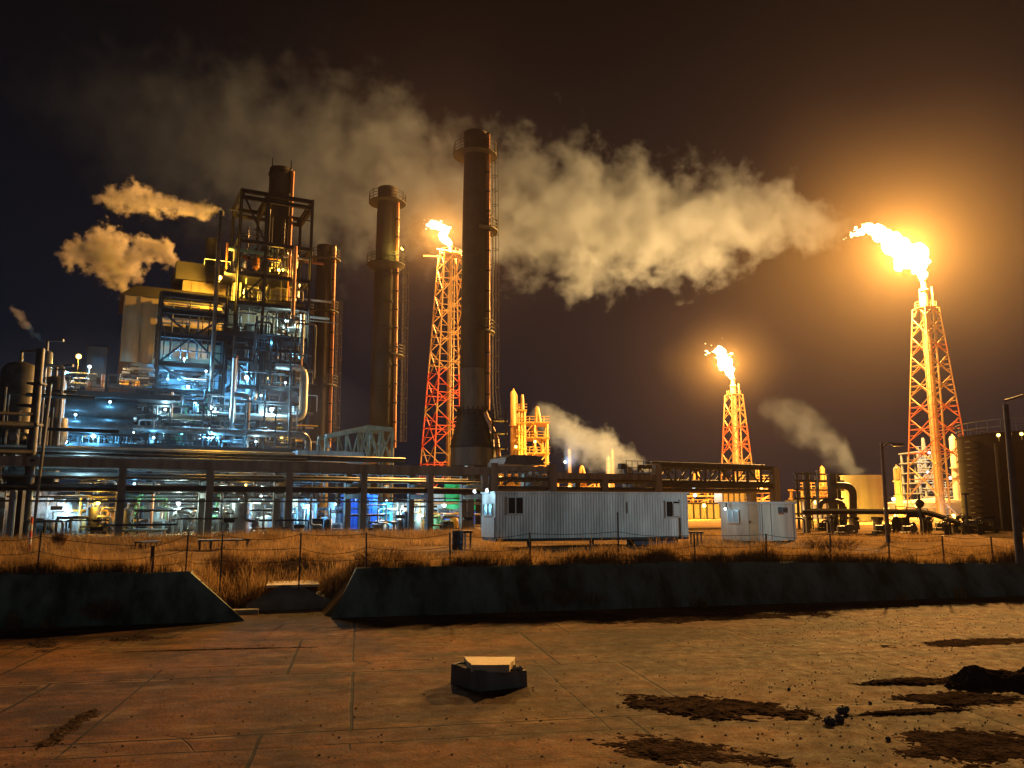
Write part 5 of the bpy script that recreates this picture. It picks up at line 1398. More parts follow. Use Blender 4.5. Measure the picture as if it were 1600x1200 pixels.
pbox('blue_kiosk', 'deep blue kiosk standing behind the rack between two column pairs', 'kiosk', 543, 590, 772, 830, 8, 2.5, M_blue, 'R', True, ribs=5, door=True)
pbox('cyan_screen', 'left bright cyan sheet screen right of the blue kiosk', 'screen', 586, 599, 785, 834, 10, .2, M_cyan, 'R', True, ribs=2)
pbox('cyan_screen', 'right bright cyan sheet screen next to the white panel', 'screen', 601, 612, 785, 836, 9, .2, M_cyan, 'R', True, ribs=2)
pbox('white_panel', 'white panel wall right of the cyan screens', 'panel', 614, 664, 786, 836, 11, .3, M_white, 'R', True, ribs=7, roof=M_pale)
pbox('green_screen', 'tall bright green sheet wall behind the rack left of the long trailer', 'screen', 696, 742, 755, 797, 12, .3, M_gtarp, 'R', False, ribs=3)
pbox('blue_screen', 'blue sheet wall below the green one', 'screen', 688, 742, 799, 820, 11.5, .3, M_blue, 'R', False, ribs=3)
pbox('white_panel', 'tall pale panel just left of the green sheet', 'panel', 678, 695, 762, 836, 12.4, .3, M_white, 'R', True, ribs=2)
t, c, z1 = pbox('canopy', 'dark canopy beam with a red edge between the green and blue sheets', 'canopy', 684, 738, 796, 799, 10.6, 1.2, M_soot, 'R', False)
def tank(name, label, p, r, h, m, bands=0, rail=False, z0=0, roof=.12, cat='tank', ladder=False):
    t = thing(name, label, cat, (p.x, p.y, z0))
    MB().lathe((p.x, p.y, z0), [(r, 0), (r, h), (r * 1.01, h), (r * 1.01, h + .08), (r * .98, h + .08), (0, h + r * roof)], 40).build('shell', m, t)
    for k in range(bands):
        z = h * (k + 1) / (bands + 1); MB().lathe((p.x, p.y, z0 + z), [(r, -.05), (r + .05, -.05), (r + .05, .05), (r, .05)], 40).build('band', m, t)
    if rail:
        mb = MB(); n = 40
        for i in range(n):
            a, b_ = 2 * PI * i / n, 2 * PI * (i + 1) / n; q = Vector((p.x + r * math.cos(a), p.y + r * math.sin(a), z0 + h)); q2 = Vector((p.x + r * math.cos(b_), p.y + r * math.sin(b_), z0 + h))
            mb.bar(q, q + Vector((0, 0, 1.1)), .05)
            for h_ in (.55, 1.1): mb.bar(q + Vector((0, 0, h_)), q2 + Vector((0, 0, h_)), .05)
        mb.build('railing', M_darkpipe, t, smooth=False)
    return t
c = R(377, 790, 5); tank('silver_tank', 'round silver tank with hoops behind the rack, at the drop pipes', c, .78, R(377, 790, 5).z - 0 + .05 if False else 2.1, M_alum, 5)
c = R(438, 790, 6.5); tank('upright_vessel', 'tall pale upright vessel just left of the fourth column pair', c, .5, 2.6, M_pale, 2)
c = R(519, 790, 8); tank('upright_vessel', 'slim bright upright vessel right of the blue lit container', c, .3, 2.3, M_white, 1)
c = R(530, 790, 9); tank('upright_vessel', 'slim pale blue upright vessel next to the blue kiosk', c, .26, 2.0, M_pale, 1)
c = R(145, 790, 8); tank('upright_vessel', 'white upright vessel beside the sodium lamp behind the first columns', c, .62, 2.0, M_white, 2)
# yellow railing stair right of white panel
for k, (px0, px1, m, lab) in enumerate(((640, 668, M_yel, 'yellow guard rail in front of the white panel wall'), (688, 742, M_pale, 'pale guard rail in front of the blue sheet wall'))):
    a = R(px0, 830, 6.4); a.z = 0; b_ = along(R(px0, 830, 6.4), px1, E1); b_.z = 0
    t = thing('guard_rail', lab, 'railing', a); 
    for i in range(5):
        p = a.lerp(b_, i / 4); MB().bar(p, p + Vector((0, 0, 1.2)), .06).build('post', m, t)
    mb = MB()
    for h_ in (.6, 1.2): mb.bar(a + Vector((0, 0, h_)), b_ + Vector((0, 0, h_)), .06)
    mb.build('rail', m, t, smooth=False)

# steel box frame hopper in front of chimneys (510-612)
t = thing('truss_gallery', 'teal grey steel truss gallery with an open side between the short and middle chimneys', 'gallery', at(560, 700, 78))
a, b_ = at(508, 722, 76), at(612, 722, 80); zl, zh0, zh1 = at(508, 720, 76).z, at(510, 682, 76).z, at(575, 667, 78).z
e_ = (Vector((b_.x, b_.y, 0)) - Vector((a.x, a.y, 0))); 
def gp_(f, z, d): q = Vector((a.x, a.y, 0)) + e_ * f; return Vector((q.x, q.y, z)) + E2 * d
for d in (0, 3):
    MB().bar(gp_(0, zh0, d), gp_(.62, zh1, d), .4).build('top_chord', M_gal, t, smooth=False) if 'M_gal' in globals() else MB().bar(gp_(0, zh0, d), gp_(.62, zh1, d), .4).build('top_chord', mat('teal_steel', (.14, .19, .18), .55, .2, .3, 1), t, smooth=False)
    MG = MATS['teal_steel']
    MB().bar(gp_(.62, zh1, d), gp_(1, zh1 - .1, d), .4).build('top_chord', MG, t, smooth=False)
    for f in (0, .3, .62, .8, 1): MB().bar(gp_(f, zl - 4, d), gp_(f, zh0 + (zh1 - zh0) * min(1, f / .62), d), .2).build('post', MG, t, smooth=False)
    mb = MB()
    for f0, f1 in ((0, .12), (.3, .42), (.62, .5), (.62, .8), (.8, 1.0), (.7, .62), (1, .8)): mb.bar(gp_(f0, zh0 + (zh1 - zh0) * min(1, f0 / .62), d), gp_(f1, zl, d), .14)
    mb.build('diagonal', MG, t, smooth=False)
mb = MB(); mb.add([gp_(.62, zh1 + .25, -.2), gp_(1, zh1 + .15, -.2), gp_(1, zh1 + .15, 3.2), gp_(.62, zh1 + .25, 3.2), gp_(0, zh0 + .25, 3.2), gp_(0, zh0 + .25, -.2)], [(0, 1, 2, 3), (5, 0, 3, 4)])
mb.build('roof_sheet', MG, t, smooth=False)
pbox('plenum', 'brown rusty plenum box end under the truss gallery', 'plenum', 566, 588, 712, 724, -6, 2, M_rustp, ribs=3)

# ---------------------------------------------------------------- far left dark equipment
p = at(42, 790, 50); t = thing('pipe_mast', 'thick black mast standing at the far left edge of the plant', 'mast', (p.x, p.y, 0))
MB().tube([Vector((p.x, p.y, 0)), Vector((p.x, p.y, zrow(p, 545)))], .3, 14, True, .24).build('pole', M_darkpipe, t)
for py in (600, 664, 720): MB().box((p.x, p.y - .1, zrow(p, py)), .9, .7, .12).build('bracket', M_black, t, smooth=False)
p = at(55, 790, 49); props(MB().tube([Vector((p.x, p.y, 0)), Vector((p.x + .3, p.y, zrow(p, 600)))], .09, 8).build('drain_pipe', M_pipe, None, loc=(p.x, p.y, 0)), 'slender grey pipe leaning beside the thick black mast', 'pipe')
def vtank(label, px, py0, py1, Y, rpx, m, name='vessel'):
    p = at(px, 790, Y); r = rpx * Y / FL; z0_ = zrow(p, py1); z1 = zrow(p, py0)
    t = thing(name, label, 'vessel', (p.x, p.y, z0_))
    MB().lathe((p.x, p.y, 0), [(r * .3, z0_), (r, z0_ + r * .4), (r, z1 - r * .5), (r * .75, z1 - r * .15), (r * .25, z1), (0, z1)], 24).build('shell', m, t)
    for f in (.3, .6): MB().lathe((p.x, p.y, z0_ + (z1 - z0_) * f), [(r, -.06), (r + .06, -.06), (r + .06, .06), (r, .06)], 24).build('band', M_black, t)
    MB().tube([Vector((p.x, p.y, z1)), Vector((p.x, p.y, z1 + .8)), Vector((p.x + 1.2, p.y, z1 + .8))], .12, 8).build('nozzle', M_darkpipe, t)
    return t
vtank('large dark vessel in the shadows at the left edge', 12, 566, 770, 56, 26, M_darkpipe)
vtank('dark domed vessel between the mast and the furnace', 70, 588, 760, 58, 16, M_darkpipe)
vtank('slender dark vessel behind the thick mast', 52, 548, 780, 60, 9, M_darkpipe)
pipe('curved dark elbow duct swinging down beside the thick mast', .75, M_darkpipe, fillet([at(88, 655, 56), at(88, 690, 56), at(58, 700, 56), at(40, 700, 56)], 3), n=14)
for k, (py, r, lab) in enumerate(((645, .12, 'uppermost'), (662, .2, 'second'), (705, .16, 'third'), (758, .1, 'lowest'))):
    a, b_ = at(-30, py, 47), at(50, py + 2, 49.5); pipe('%s of the level pipes crossing the dark equipment at the left edge' % lab, r, M_darkpipe, [a, b_])
clutter('in the dark equipment at the left edge', -9, 84, 560, 760, -24, -20, 30, 24, [M_darkpipe, M_black, M_pipe], 'F', 'vheb', .14)
p = at(20, 683, 47); t = thing('gauge', 'round pale gauge face in the dark equipment at the left edge', 'gauge', p)
MB().tube([p, p + Vector((0, .12, 0))], .26, 20).build('case', M_black, t); MB().tube([p - Vector((0, .02, 0)), p], .22, 20).build('dial', M_pale, t)
p = at(10, 850, 44); 
for k, (px, lab) in enumerate(((20, 'left'), (32, 'right'))):
    p = at(px, 790, 46); t = thing('steel_post', 'thick %s support leg in the steam at the left edge' % lab, 'post', (p.x, p.y, 0)); MB().box((p.x, p.y, 1.4), .3, .3, 2.9).build('leg', M_pale if k == 0 else M_black, t, smooth=False); MB().box((p.x, p.y, .05), .6, .6, .12).build('base_plate', M_black, t, smooth=False)

# ---------------------------------------------------------------- plant lamps
LG = 'floodlights in the plant'
def plamp(label, px, py, off, W, col, m, r=.15, pl='F', **k):
    fn = F if pl == 'F' else R
    return lamp(label, fn(px, py, off + (.7 if pl == 'F' and 480 < py < 600 else 0)), W * ((1.9 if py < 600 else 2.5) if pl == 'F' else 1.7), col, m, r, LG, **k)
plamp('sodium floodlight glaring at the top corner of the yellow lit roof house', 343, 434, .8, 6500, SOD, M_lampo, .24)
plamp('long sodium light inside the black frame under the stack', 436, 422, 2, 900, SOD, M_lampo, .16)
plamp('sodium floodlight above the roof deck at the far left of the furnace', 123, 557, -3.4, 1500, SOD, M_lampo, .22, post=-3.2)
plamp('blue white floodlight at the left end of the roof deck', 101, 582, -3.6, 700, CYAN, M_lampw, .17, post=-1.6)
plamp('tilted white floodlight just right of the roof deck sodium lamp', 140, 573, -3.0, 500, WHITE, M_lampw, .15, post=-2)
plamp('greenish white floodlight high on the right side of the black frame', 448, 501, -.2, 900, GREENW, M_lampg, .2)
plamp('small cyan light below the greenish floodlight', 459, 557, -.2, 120, CYAN, M_lampc, .12)
plamp('upper white lamp under the tan casing', 288, 561, -.1, 1600, CYAN, M_lampw, .13)
plamp('hooded white lamp in the middle of the pale wall bay', 294, 605, -.6, 1300, CYAN, M_lampw, .15)
plamp('blue white floodlight beside the bright cylinder pipes', 385, 590, -.3, 1200, CYAN, M_lampw, .2)
plamp('white floodlight under the pale canopy at the right of the middle bay', 424, 640, -.6, 1100, WHITE, M_lampw, .21)
plamp('small white lamp at the right end of the middle bay', 331, 636, -.4, 700, WHITE, M_lampw, .13)
plamp('blue white floodlight in the lower bay right of the hopper', 330, 683, -2.4, 900, CYAN, M_lampw, .2)
plamp('small white lamp above the turquoise hopper', 288, 673, -1.6, 500, WHITE, M_lampw, .1)
plamp('leftmost blue white floodlight under the fat ducts', 101, 690, -3.9, 800, CYAN, M_lampw, .21)
plamp('middle one of the three blue white floodlights under the fat ducts', 146, 681, -3.7, 800, CYAN, M_lampw, .21)
plamp('rightmost and highest of the blue white floodlights under the fat ducts', 165, 671, -3.5, 800, CYAN, M_lampw, .18)
plamp('white floodlight under the rack beam at the left', 128, 722, .5, 500, WHITE, M_lampw, .13, 'R', post=.5)
plamp('white floodlight in the ground steam left of the sodium lamp', 103, 795, 6, 190, WHITE, M_lampw, .17, 'R', post=-2)
plamp('smaller white lamp in the ground steam at the left', 88, 787, 8, 140, WHITE, M_lampw, .12, 'R', post=-2)
plamp('low sodium floodlight behind the first column pair', 153, 786, 4.4, 340, SOD, M_lampo, .14, 'R', post=-2)
plamp('white floodlight in front of the long pale shed', 279, 787, 5, 420, GREENW, M_lampw, .14, 'R', post=-2)
plamp('white lamp under the rack above the silver tank', 346, 778, 8, 420, GREENW, M_lampw, .1, 'R', post=.6)
plamp('white lamp under the rack right of the silver tank', 408, 776, 9, 380, GREENW, M_lampw, .1, 'R', post=.6)
plamp('blue white floodlight on the front of the glowing container', 481, 791, 6.6, 260, CYAN, M_lampw, .15, 'R')
plamp('blue lamp over the front of the blue kiosk', 556, 777, 6.0, 320, (.25, .55, 1), M_lampc, .12, 'R')
plamp('cyan white lamp over the cyan screens', 604, 783, 7, 340, CYAN, M_lampc, .1, 'R')
plamp('white floodlight over the white panel wall', 630, 792, 7.5, 360, GREENW, M_lampw, .12, 'R')
plamp('left white globe lamp under the green sheet', 694, 789, 9.4, 320, WHITE, M_lampw, .2, 'R')
plamp('right white globe lamp under the green sheet', 733, 788, 9.4, 320, WHITE, M_lampw, .17, 'R')
mkg = [M_black, M_black, M_darkpipe, M_pipe]
clutter('in the shadow just behind the rack columns', 60, 740, 778, 836, 4.5, 6.2, 64, 51, mkg, 'R', 'vhhebcw', .11)
clutter('low and dark in front of the rack', 60, 740, 806, 838, -1.5, -.4, 16, 52, mkg, 'R', 'vhew', .08)
for k, (px, py, off, pl, c_, where) in enumerate(((118, 648, -4.8, 'F', CYAN, 'between the two fat ducts'), (172, 628, -4.8, 'F', CYAN, 'under the right half of the roof deck'), (208, 676, -3.6, 'F', WHITE, 'right of the fat duct ends'), (240, 684, -3, 'F', CYAN, 'left of the turquoise hopper'), (258, 640, -2, 'F', WHITE, 'beside the thin canopy post'),
        (305, 628, -1.2, 'F', CYAN, 'in the middle bay below the pale wall'), (262, 592, -.8, 'F', CYAN, 'at the left of the pale wall bay'), (322, 580, -.8, 'F', WHITE, 'high at the right of the pale wall bay'), (364, 612, -1, 'F', CYAN, 'low on the left column of the black frame'), (408, 618, -1, 'F', CYAN, 'under the bright cylinder pipes'),
        (446, 598, -1, 'F', WHITE, 'at the right side of the black frame by the U pipe'), (372, 676, -2, 'F', CYAN, 'left in the lower bay under the black frame'), (400, 690, -2.4, 'F', WHITE, 'low in the lower bay under the black frame'), (440, 684, -2, 'F', SOD, 'orange in the lower bay under the black frame'), (424, 535, -.8, 'F', CYAN, 'under the thick dark platform'), (180, 600, -1.4, 'F', SOD, 'by the yellow boxes'),
        (210, 756, 3.6, 'R', CYAN, 'high behind the second column pair'), (262, 760, 4.4, 'R', GREENW, 'green tinted above the long pale shed'), (384, 758, 4.4, 'R', SOD, 'orange above the silver tank'), (500, 766, 4.6, 'R', CYAN, 'above the blue lit container'), (524, 788, 6, 'R', CYAN, 'by the slim upright vessels'), (652, 764, 5, 'R', CYAN, 'above the white panel wall'), (660, 806, 5.5, 'R', GREENW, 'low beside the yellow guard rail'), (720, 758, 5, 'R', SOD, 'orange above the green sheet'))):
    fn = F if pl == 'F' else R
    lamp('small %s lamp %s' % ({CYAN: 'cyan', WHITE: 'white', SOD: 'sodium', GREENW: 'pale'}[c_], where), fn(px, py, off), 260 if pl == 'F' else 130, c_, {CYAN: M_lampc, WHITE: M_lampw, SOD: M_lampo, GREENW: M_lampg}[c_], .12 if pl == 'F' else .085, 'small lamps in the plant')
p = at(629, 388, 97.5); lamp('sodium lamp on the right side of the middle height chimney', p, 700, (1, .75, .12), M_lampo, .22, LG, look=(-1, .4, 0))
lamp('tiny sodium lamp on the low unit at the far left of the plant', at(58, 600, 50), 60, SOD, M_lampo, .1, LG)
# ---------------------------------------------------------------- right hand tanks and pipes
p = at(1348, 790, 110); tr = 30.5 * 110 / FL
tank('round_tank', 'round storage tank lit golden, with hoops, right of the small cabin', p, tr, zrow(p, 744), M_tank, 6, False, roof=.05)
p = at(1462, 790, 150); t = thing('wide_tank', 'very wide low golden tank behind the foot of the tall flare tower', 'tank', (p.x, p.y, 0))
r_ = 140 * 150 / FL / 2; h_ = zrow(p, 786)
MB().lathe((p.x, p.y, 0), [(r_, 0), (r_, h_), (r_ * .98, h_ + .1), (0, h_ + 1.0)], 48).build('shell', M_tank, t)
MB().lathe((p.x, p.y, h_ - .9), [(r_, -.06), (r_ + .12, -.06), (r_ + .12, .06), (r_, .06)], 48).build('band', M_tank, t)
# dark tank at the right edge
p = at(1660, 790, 66); r_ = 7.2; h_ = zrow(p, 682)
t = tank('dark_tank', 'large dark tank with a top railing at the right edge', p, r_, h_, M_darktank, 3, True, roof=.03)
for k, a in enumerate((3.55, 3.95, 4.3)):
    q = Vector((p.x + (r_ + .15) * math.cos(a), p.y + (r_ + .15) * math.sin(a), 0)); MB().tube([q + Vector((0, 0, .2)), q + Vector((0, 0, h_ - .8 - .5 * k))], .13, 8).build('downpipe', M_rust, t)
mb = MB()
for k in range(16):
    a = 3.25; z_ = h_ * k / 16; q = Vector((p.x + (r_ + .3) * math.cos(a), p.y + (r_ + .3) * math.sin(a), z_)); mb.box(q, .7, .7, .06)
mb.build('stair_tread', M_black, t, smooth=False)
for k, px in enumerate((1560, 1578, 1596)):
    a = at(px, 680 - k, 60.2); lamp('%s of the sodium lamps along the top of the dark tank' % ('left one', 'middle one', 'right one')[k], a, 60, SOD, M_lampo, .12, 'sodium lamps on the dark tank')
# pipe manifold right of the cabin
fx = [1247, 1262, 1277, 1302, 1312]
t = thing('pipe_manifold', 'dark pipe manifold of thick columns and bent lines right of the small cabin', 'pipe manifold', at(1280, 790, 72).to_tuple()[:2] + (0,))
for k, px in enumerate(fx):
    q = at(px, 790, 70 + (k % 3) * 2); MB().tube([Vector((q.x, q.y, 0)), Vector((q.x, q.y, zrow(q, (742, 738, 744, 740, 745)[k])))], (.12, .3, .1, .42, .2)[k], 10).build('column', M_darkpipe if k != 2 else M_pipe, t)
for py, w_ in ((740, .14), (751, .2), (765, .12), (779, .18), (803, .16)):
    a, b_ = at(1240, py, 69.5), at(1318, py + 1, 72); MB().bar(a, Vector((b_.x, b_.y, a.z)), w_).build('beam', M_darkpipe, t, smooth=False)
pipe('thick dark pipe bending down in front of the round tank', .32, M_darkpipe, fillet([at(1300, 759, 70), at(1333, 759, 70), at(1333, 812, 70)], 1.5))
pipe('dark pipe arch below the thick bent pipe', .2, M_darkpipe, fillet([at(1282, 802, 69), at(1282, 783, 69), at(1320, 783, 69), at(1320, 832, 69)], .9))
pipe('grey drop pipe right of the pipe manifold', .1, M_pipe, fillet([at(1276, 735, 69), at(1278, 742, 69), at(1278, 800, 69), at(1300, 803, 69)], .6))
# low rack to the right
t = thing('low_pipe_rack', 'low dark rack of pipes on short legs sloping down to the right edge', 'pipe rack', at(1400, 790, 62).to_tuple()[:2] + (0,))
for k, px in enumerate((1262, 1300, 1336, 1374, 1412, 1450, 1490, 1525)):
    q = at(px, 790, 60); zt_ = zrow(q, 808 + max(0, (px - 1450) * .28)); MB().box((q.x, q.y + .5, zt_ / 2 - .1), .28, .9, zt_ + .1).build('leg', M_conc, t, smooth=False)
    MB().box((q.x, q.y + .5, zt_ - .1), .24, 1.5, .2).build('cross_beam', M_matte, t, smooth=False)
for k in range(6):
    Yk = 59.6 + k * .35; r = (.14, .1, .18, .09, .2, .12)[k]
    pts = [at(1255 + k * 3, 803, Yk), at(1448, 804, Yk), at(1512, 826, Yk), at(1560, 832, Yk)]
    pts = [Vector((q.x, q.y, q.z + r)) for q in pts]
    o = MB().tube(fillet(pts, .8), r, 8).build('pipeline', M_matte, None, loc=pts[0]); props(o, 'dark pipe lying on the low rack at the right, dipping at its end', 'pipe', 'pipes on the low rack')
mb = MB(); a, b_ = at(1400, 795, 59), at(1450, 800, 59); mb2 = None
t = thing('handrail', 'dark handrail above the low rack beside the flare tower foot', 'railing', a)
for f in (0, .33, .66, 1): q = a.lerp(b_, f); MB().bar(q - Vector((0, 0, .6)), q + Vector((0, 0, .2)), .05).build('post', M_black, t)
MB().bar(a + Vector((0, 0, .2)), b_ + Vector((0, 0, .2)), .06).build('rail', M_black, t)
clutter_R = [M_matte, M_matte, M_darkpipe]
random.seed(77)
for k in range(34):
    px = ru(1250, 1540); Y = ru(54, 66); q = at(px, 790, Y); q.z = 0; r = ru(.06, .16)
    if k % 3 == 0:
        t = thing('valve', 'dark hand wheel valve on a short stub beside the low rack', 'valve', q, 'valves along the low rack')
        h_ = ru(.5, 1.1); MB().tube([q, q + Vector((0, 0, h_))], r, 8).build('body', random.choice(clutter_R), t); c = q + Vector((0, 0, h_ + .1))
        MB().tube([c + Vector((.25 * math.cos(j * PI / 5), 0, .25 * math.sin(j * PI / 5))) for j in range(11)], .035, 5).build('hand_wheel', M_black, t)
    elif k % 3 == 1:
        pts = [q, q + Vector((0, 0, ru(.5, 1.3)))]; pts.append(pts[-1] + Vector((ru(-1.6, 1.6), 0, 0))); pts.append(Vector((pts[-1].x, q.y, .1)))
        props(MB().tube(fillet(pts, .3), r, 8).build('bent_pipe', random.choice(clutter_R), None, loc=q), 'dark bent pipe loop beside the low rack', 'pipe', 'pipe loops along the low rack')
    else:
        t = thing('pump', 'small dark pump with its motor beside the low rack', 'pump', q, 'pumps along the low rack')
        MB().box(q + Vector((0, 0, .12)), 1.1, .5, .24).build('base', M_black, t, smooth=False); MB().tube([q + Vector((-.4, 0, .45)), q + Vector((.2, 0, .45))], .2, 10).build('motor', M_darkpipe, t); MB().tube([q + Vector((.3, -.1, .45)), q + Vector((.3, .1, .45))], .28, 12).build('casing', M_darkpipe, t)
# tall slim column and far plant right of the round tank
def far_col(label, px, py0, Y, rpx, m, bands=3, cat='column', name='process_column', top=None):
    p = at(px, 790, Y); r = rpx * Y / FL; h_ = zrow(p, py0)
    t = thing(name, label, cat, (p.x, p.y, 0))
    MB().lathe((p.x, p.y, 0), [(r * 1.15, 0), (r * 1.15, h_ * .2), (r, h_ * .24), (r, h_ - r), (r * .7, h_ - r * .3), (0, h_)], 18).build('shell', m, t)
    for k in range(bands):
        z = h_ * (k + 1.5) / (bands + 1.5); MB().lathe((p.x, p.y, z), [(r, -.1), (r * 1.5, -.1), (r * 1.5, .1), (r, .1)], 16).build('platform', m, t)
    MB().tube([Vector((p.x + r * 1.3, p.y - .2, 0)), Vector((p.x + r * 1.3, p.y - .2, h_ * .96)), Vector((p.x, p.y, h_ + r * .6))], r * .25, 7).build('side_pipe', m, t)
    return t
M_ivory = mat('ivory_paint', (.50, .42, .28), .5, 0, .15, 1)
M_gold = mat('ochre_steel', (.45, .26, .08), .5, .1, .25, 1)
far_col('slim pale column with a round head between the round tank and the tall flare', 1404, 729, 130, 4, M_ivory, 2)
far_col('golden column standing just right of the tall flare tower leg', 1496, 681, 150, 4.2, M_ivory, 1)
far_col('thin golden stack above the pipe manifold right of the cabin', 1287, 729, 150, 2.6, M_gold, 0, 'stack', 'thin_stack')
far_col('thin golden column left of the yellow lit unit top', 802, 610, 170, 4.2, M_gold, 2)
far_col('thin pale stack in the grey steam right of the yellow unit', 890, 702, 210, 2.0, M_gold, 0, 'stack', 'thin_stack')
far_col('left one of the two bright stacks in the grey steam', 951, 714, 205, 3.0, M_ivory, 1, 'stack', 'thin_stack')
far_col('right thin one of the two stacks in the grey steam', 958, 702, 214, 1.7, M_gold, 0, 'stack', 'thin_stack')
def lattice_unit(label, px0, px1, py0, Y, nlev, m, seed, dpt=8, name='process_unit', py1=790, lamps=()):
    random.seed(seed)
    a = at(px0, 790, Y); b_ = at(px1, 790, Y); zt_ = zrow(a, py0); Lx = b_.x - a.x
    t = thing(name, label, 'process unit', ((a.x + b_.x) / 2, Y + dpt / 2, 0))
    nx = max(2, int(Lx / 4))
    for i in range(nx + 1):
        for d in (0, dpt):
            x = a.x + Lx * i / nx; MB().bar((x, Y + d, 0), (x, Y + d, zt_ * (1 if i != 1 else .97)), .4).build('column', m, t, smooth=False)
    for k in range(1, nlev + 1):
        z = zt_ * k / nlev
        MB().box((a.x + Lx / 2, Y + dpt / 2, z), Lx + 1, dpt + 1, .25).build('deck', m, t, smooth=False)
        mb = MB()
        for h_ in (.6, 1.2): mb.bar((a.x - .5, Y - .5, z + h_), (b_.x + .5, Y - .5, z + h_), .12)
        for i in range(int(Lx / 1.5) + 1): mb.bar((a.x + i * 1.5, Y - .5, z), (a.x + i * 1.5, Y - .5, z + 1.2), .1)
        mb.build('railing', m, t, smooth=False)
        mb = MB()
        for i in range(nx):
            x0, x1 = a.x + Lx * i / nx, a.x + Lx * (i + 1) / nx; zl_ = zt_ * (k - 1) / nlev
            if rnd() < .6: mb.bar((x0, Y, zl_), (x1, Y, z), .25)
            if rnd() < .4: mb.bar((x1, Y, zl_), (x0, Y, z), .25)
        mb.build('brace', m, t, smooth=False) if mb.v else None
    for i in range(6):
        x = a.x + Lx * ru(.1, .9); r = ru(.3, .9); z0_ = zt_ * random.randint(0, nlev - 1) / nlev; hh = zt_ / nlev * ru(.7, 1.3)
        MB().lathe((x, Y + dpt * ru(.2, .8), z0_), [(r, .2), (r, hh), (r * .6, hh + r * .4), (0, hh + r * .5)], 12).build('vessel', random.choice((m, M_ivory, M_pale)), t)
    pts = [Vector((a.x + Lx * .55, Y + 1, zt_)), Vector((a.x + Lx * .6, Y + 1, zt_ + 4)), Vector((a.x + Lx * .72, Y + 1, zt_ + .2))]
    MB().tube(fillet(pts, 1.5), .3, 8).build('loop_pipe', m, t)
    return t
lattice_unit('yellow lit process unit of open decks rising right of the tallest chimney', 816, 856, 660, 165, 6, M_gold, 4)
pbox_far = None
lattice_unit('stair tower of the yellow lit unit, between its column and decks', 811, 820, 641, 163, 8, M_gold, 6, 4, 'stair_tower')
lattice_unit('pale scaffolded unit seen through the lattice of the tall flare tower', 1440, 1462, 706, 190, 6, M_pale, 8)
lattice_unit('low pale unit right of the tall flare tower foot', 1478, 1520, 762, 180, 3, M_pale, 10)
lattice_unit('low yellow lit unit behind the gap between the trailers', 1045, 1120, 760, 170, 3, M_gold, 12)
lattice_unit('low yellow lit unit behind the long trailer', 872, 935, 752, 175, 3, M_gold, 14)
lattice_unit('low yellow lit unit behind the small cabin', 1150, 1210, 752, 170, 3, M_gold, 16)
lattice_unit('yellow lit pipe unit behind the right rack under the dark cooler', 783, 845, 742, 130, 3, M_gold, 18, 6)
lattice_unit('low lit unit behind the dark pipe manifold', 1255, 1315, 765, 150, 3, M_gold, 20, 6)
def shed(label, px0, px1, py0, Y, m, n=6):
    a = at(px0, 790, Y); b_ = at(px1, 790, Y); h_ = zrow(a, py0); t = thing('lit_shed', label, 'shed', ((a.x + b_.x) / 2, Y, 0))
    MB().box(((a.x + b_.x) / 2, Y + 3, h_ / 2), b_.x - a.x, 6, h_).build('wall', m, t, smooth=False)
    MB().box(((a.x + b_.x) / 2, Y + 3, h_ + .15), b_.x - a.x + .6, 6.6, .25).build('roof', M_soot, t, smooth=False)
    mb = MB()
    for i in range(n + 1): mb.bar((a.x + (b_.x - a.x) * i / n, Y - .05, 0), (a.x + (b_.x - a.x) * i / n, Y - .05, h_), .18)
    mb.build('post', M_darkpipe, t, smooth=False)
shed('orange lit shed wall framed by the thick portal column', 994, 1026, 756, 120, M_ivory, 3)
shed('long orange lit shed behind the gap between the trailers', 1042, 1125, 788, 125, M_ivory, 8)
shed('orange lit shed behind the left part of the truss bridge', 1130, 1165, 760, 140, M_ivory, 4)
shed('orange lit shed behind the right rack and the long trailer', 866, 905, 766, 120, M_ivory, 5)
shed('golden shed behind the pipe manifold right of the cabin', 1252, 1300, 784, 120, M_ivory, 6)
FG = 'distant sodium lamps'
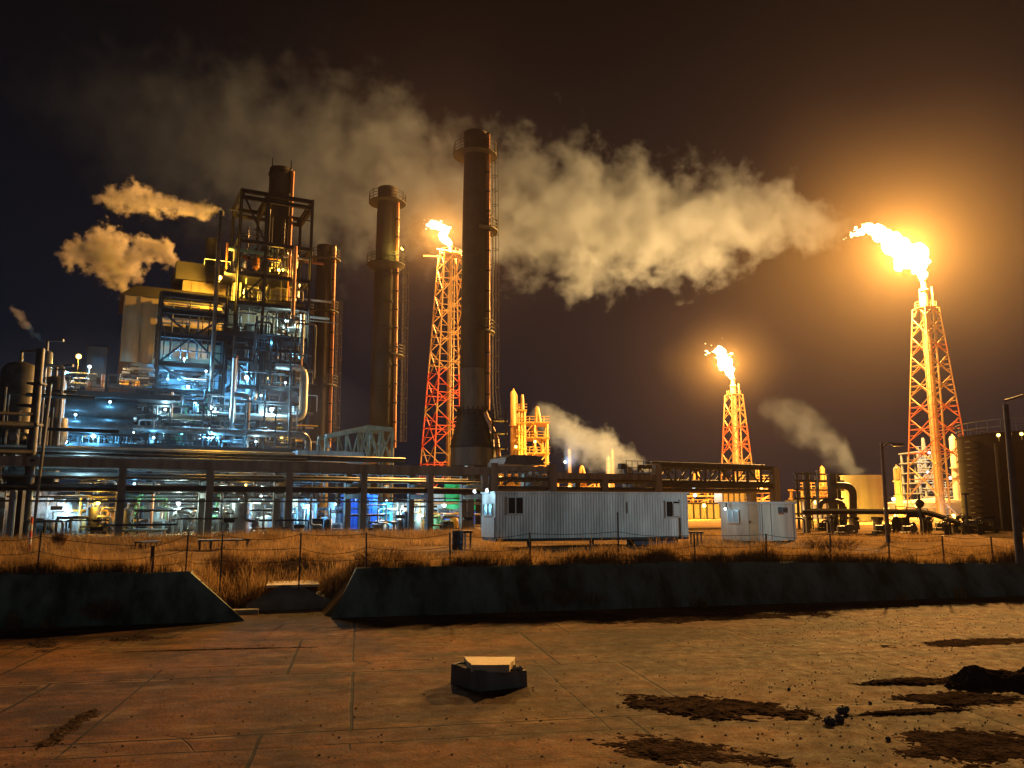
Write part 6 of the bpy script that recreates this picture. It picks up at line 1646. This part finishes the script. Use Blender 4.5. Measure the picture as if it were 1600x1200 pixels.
for lab, px, py, Y, W in (('sodium lamp high on the yellow lit unit', 836, 690, 160, 3600), ('sodium lamp low on the yellow lit unit', 824, 715, 160, 2800), ('sodium lamp at the column beside the yellow lit unit', 806, 698, 160, 2500),
        ('sodium lamp behind the first opening of the taller rack', 782, 747, 118, 3500), ('sodium lamp above the long trailer roof seen through the taller rack', 890, 762, 114, 2500),
        ('sodium lamp in front of the orange lit shed wall', 1010, 768, 112, 5000), ('sodium lamp left in the gap between the trailers', 1052, 790, 116, 5000), ('sodium lamp right in the gap between the trailers', 1100, 790, 116, 5000),
        ('sodium lamp under the truss bridge above the small cabin', 1150, 768, 128, 3500), ('sodium lamp under the right end of the truss bridge', 1190, 764, 150, 4000), ('sodium lamp behind the dark pipe manifold', 1275, 785, 112, 2500),
        ('added sodium lamp in front of the round storage tank', 1333, 798, 92, 15000), ('second sodium lamp in front of the round storage tank, added unseen behind the tall lamp post', 1385, 797, 97, 14000), ('added sodium lamp in front of the golden wide tank, left', 1400, 806, 128, 6500), ('added sodium lamp in front of the golden wide tank, right', 1490, 806, 128, 6500), ('sodium lamp over the wide tank behind the flare tower', 1432, 790, 126, 6000)):  # lamps in front of both tanks are added, unseen, to brighten them
    lamp(lab, at(px, py, Y), W, SOD, M_lampo, .28, FG, post=-at(px, py, Y).z, soft=.3)
for lab, px, py, Y, W in (('white lamp between the far sheds behind the truss bridge', 1084, 762, 150, 3000), ('second white lamp lower behind the truss bridge', 1086, 774, 150, 2000), ('white lamp at the top of the scaffolded unit behind the tall flare', 1452, 707, 186, 4000), ('white lamp in the middle of the scaffolded unit behind the tall flare', 1450, 738, 186, 4000),
        ('white lamp on the wide tank roof left of the tall flare', 1396, 780, 140, 2000), ('white lamp low at the right foot of the tall flare', 1507, 788, 135, 2000), ('white lamp on the low pale unit right of the tall flare', 1485, 747, 176, 3000), ('white lamp at the ground right of the tall flare', 1495, 822, 128, 1500), ('bluish lamp behind the taller rack above the long trailer', 933, 766, 120, 900), ('white lamp behind the dark pipe manifold', 1262, 789, 118, 1500), ('greenish lamp on the far unit in the grey steam', 883, 722, 200, 5000)):
    lamp(lab, at(px, py, Y), W * .25, WHITE, M_lampw, .3, 'distant white lamps', post=-.8, soft=.3)
pole = at(1437, 790, 58); t = thing('signal_post', 'thin dark post with a bulky head beside the low pipe rack', 'post', (pole.x, pole.y, 0))
MB().bar((pole.x, pole.y, 0), (pole.x, pole.y, zrow(pole, 772)), .12).build('pole', M_black, t); MB().ball((pole.x, pole.y, zrow(pole, 787)), .32, 10).build('head', M_black, t)
pole = at(1510, 790, 58); t = thing('signal_post', 'thin plain dark post beside the right end of the low rack', 'post', (pole.x, pole.y, 0)); MB().bar((pole.x, pole.y, 0), (pole.x, pole.y, zrow(pole, 770)), .1).build('pole', M_black, t); MB().bar((pole.x - .3, pole.y, zrow(pole, 772)), (pole.x + .3, pole.y, zrow(pole, 772)), .1).build('crossbar', M_black, t)
print('objects', len(S.objects))
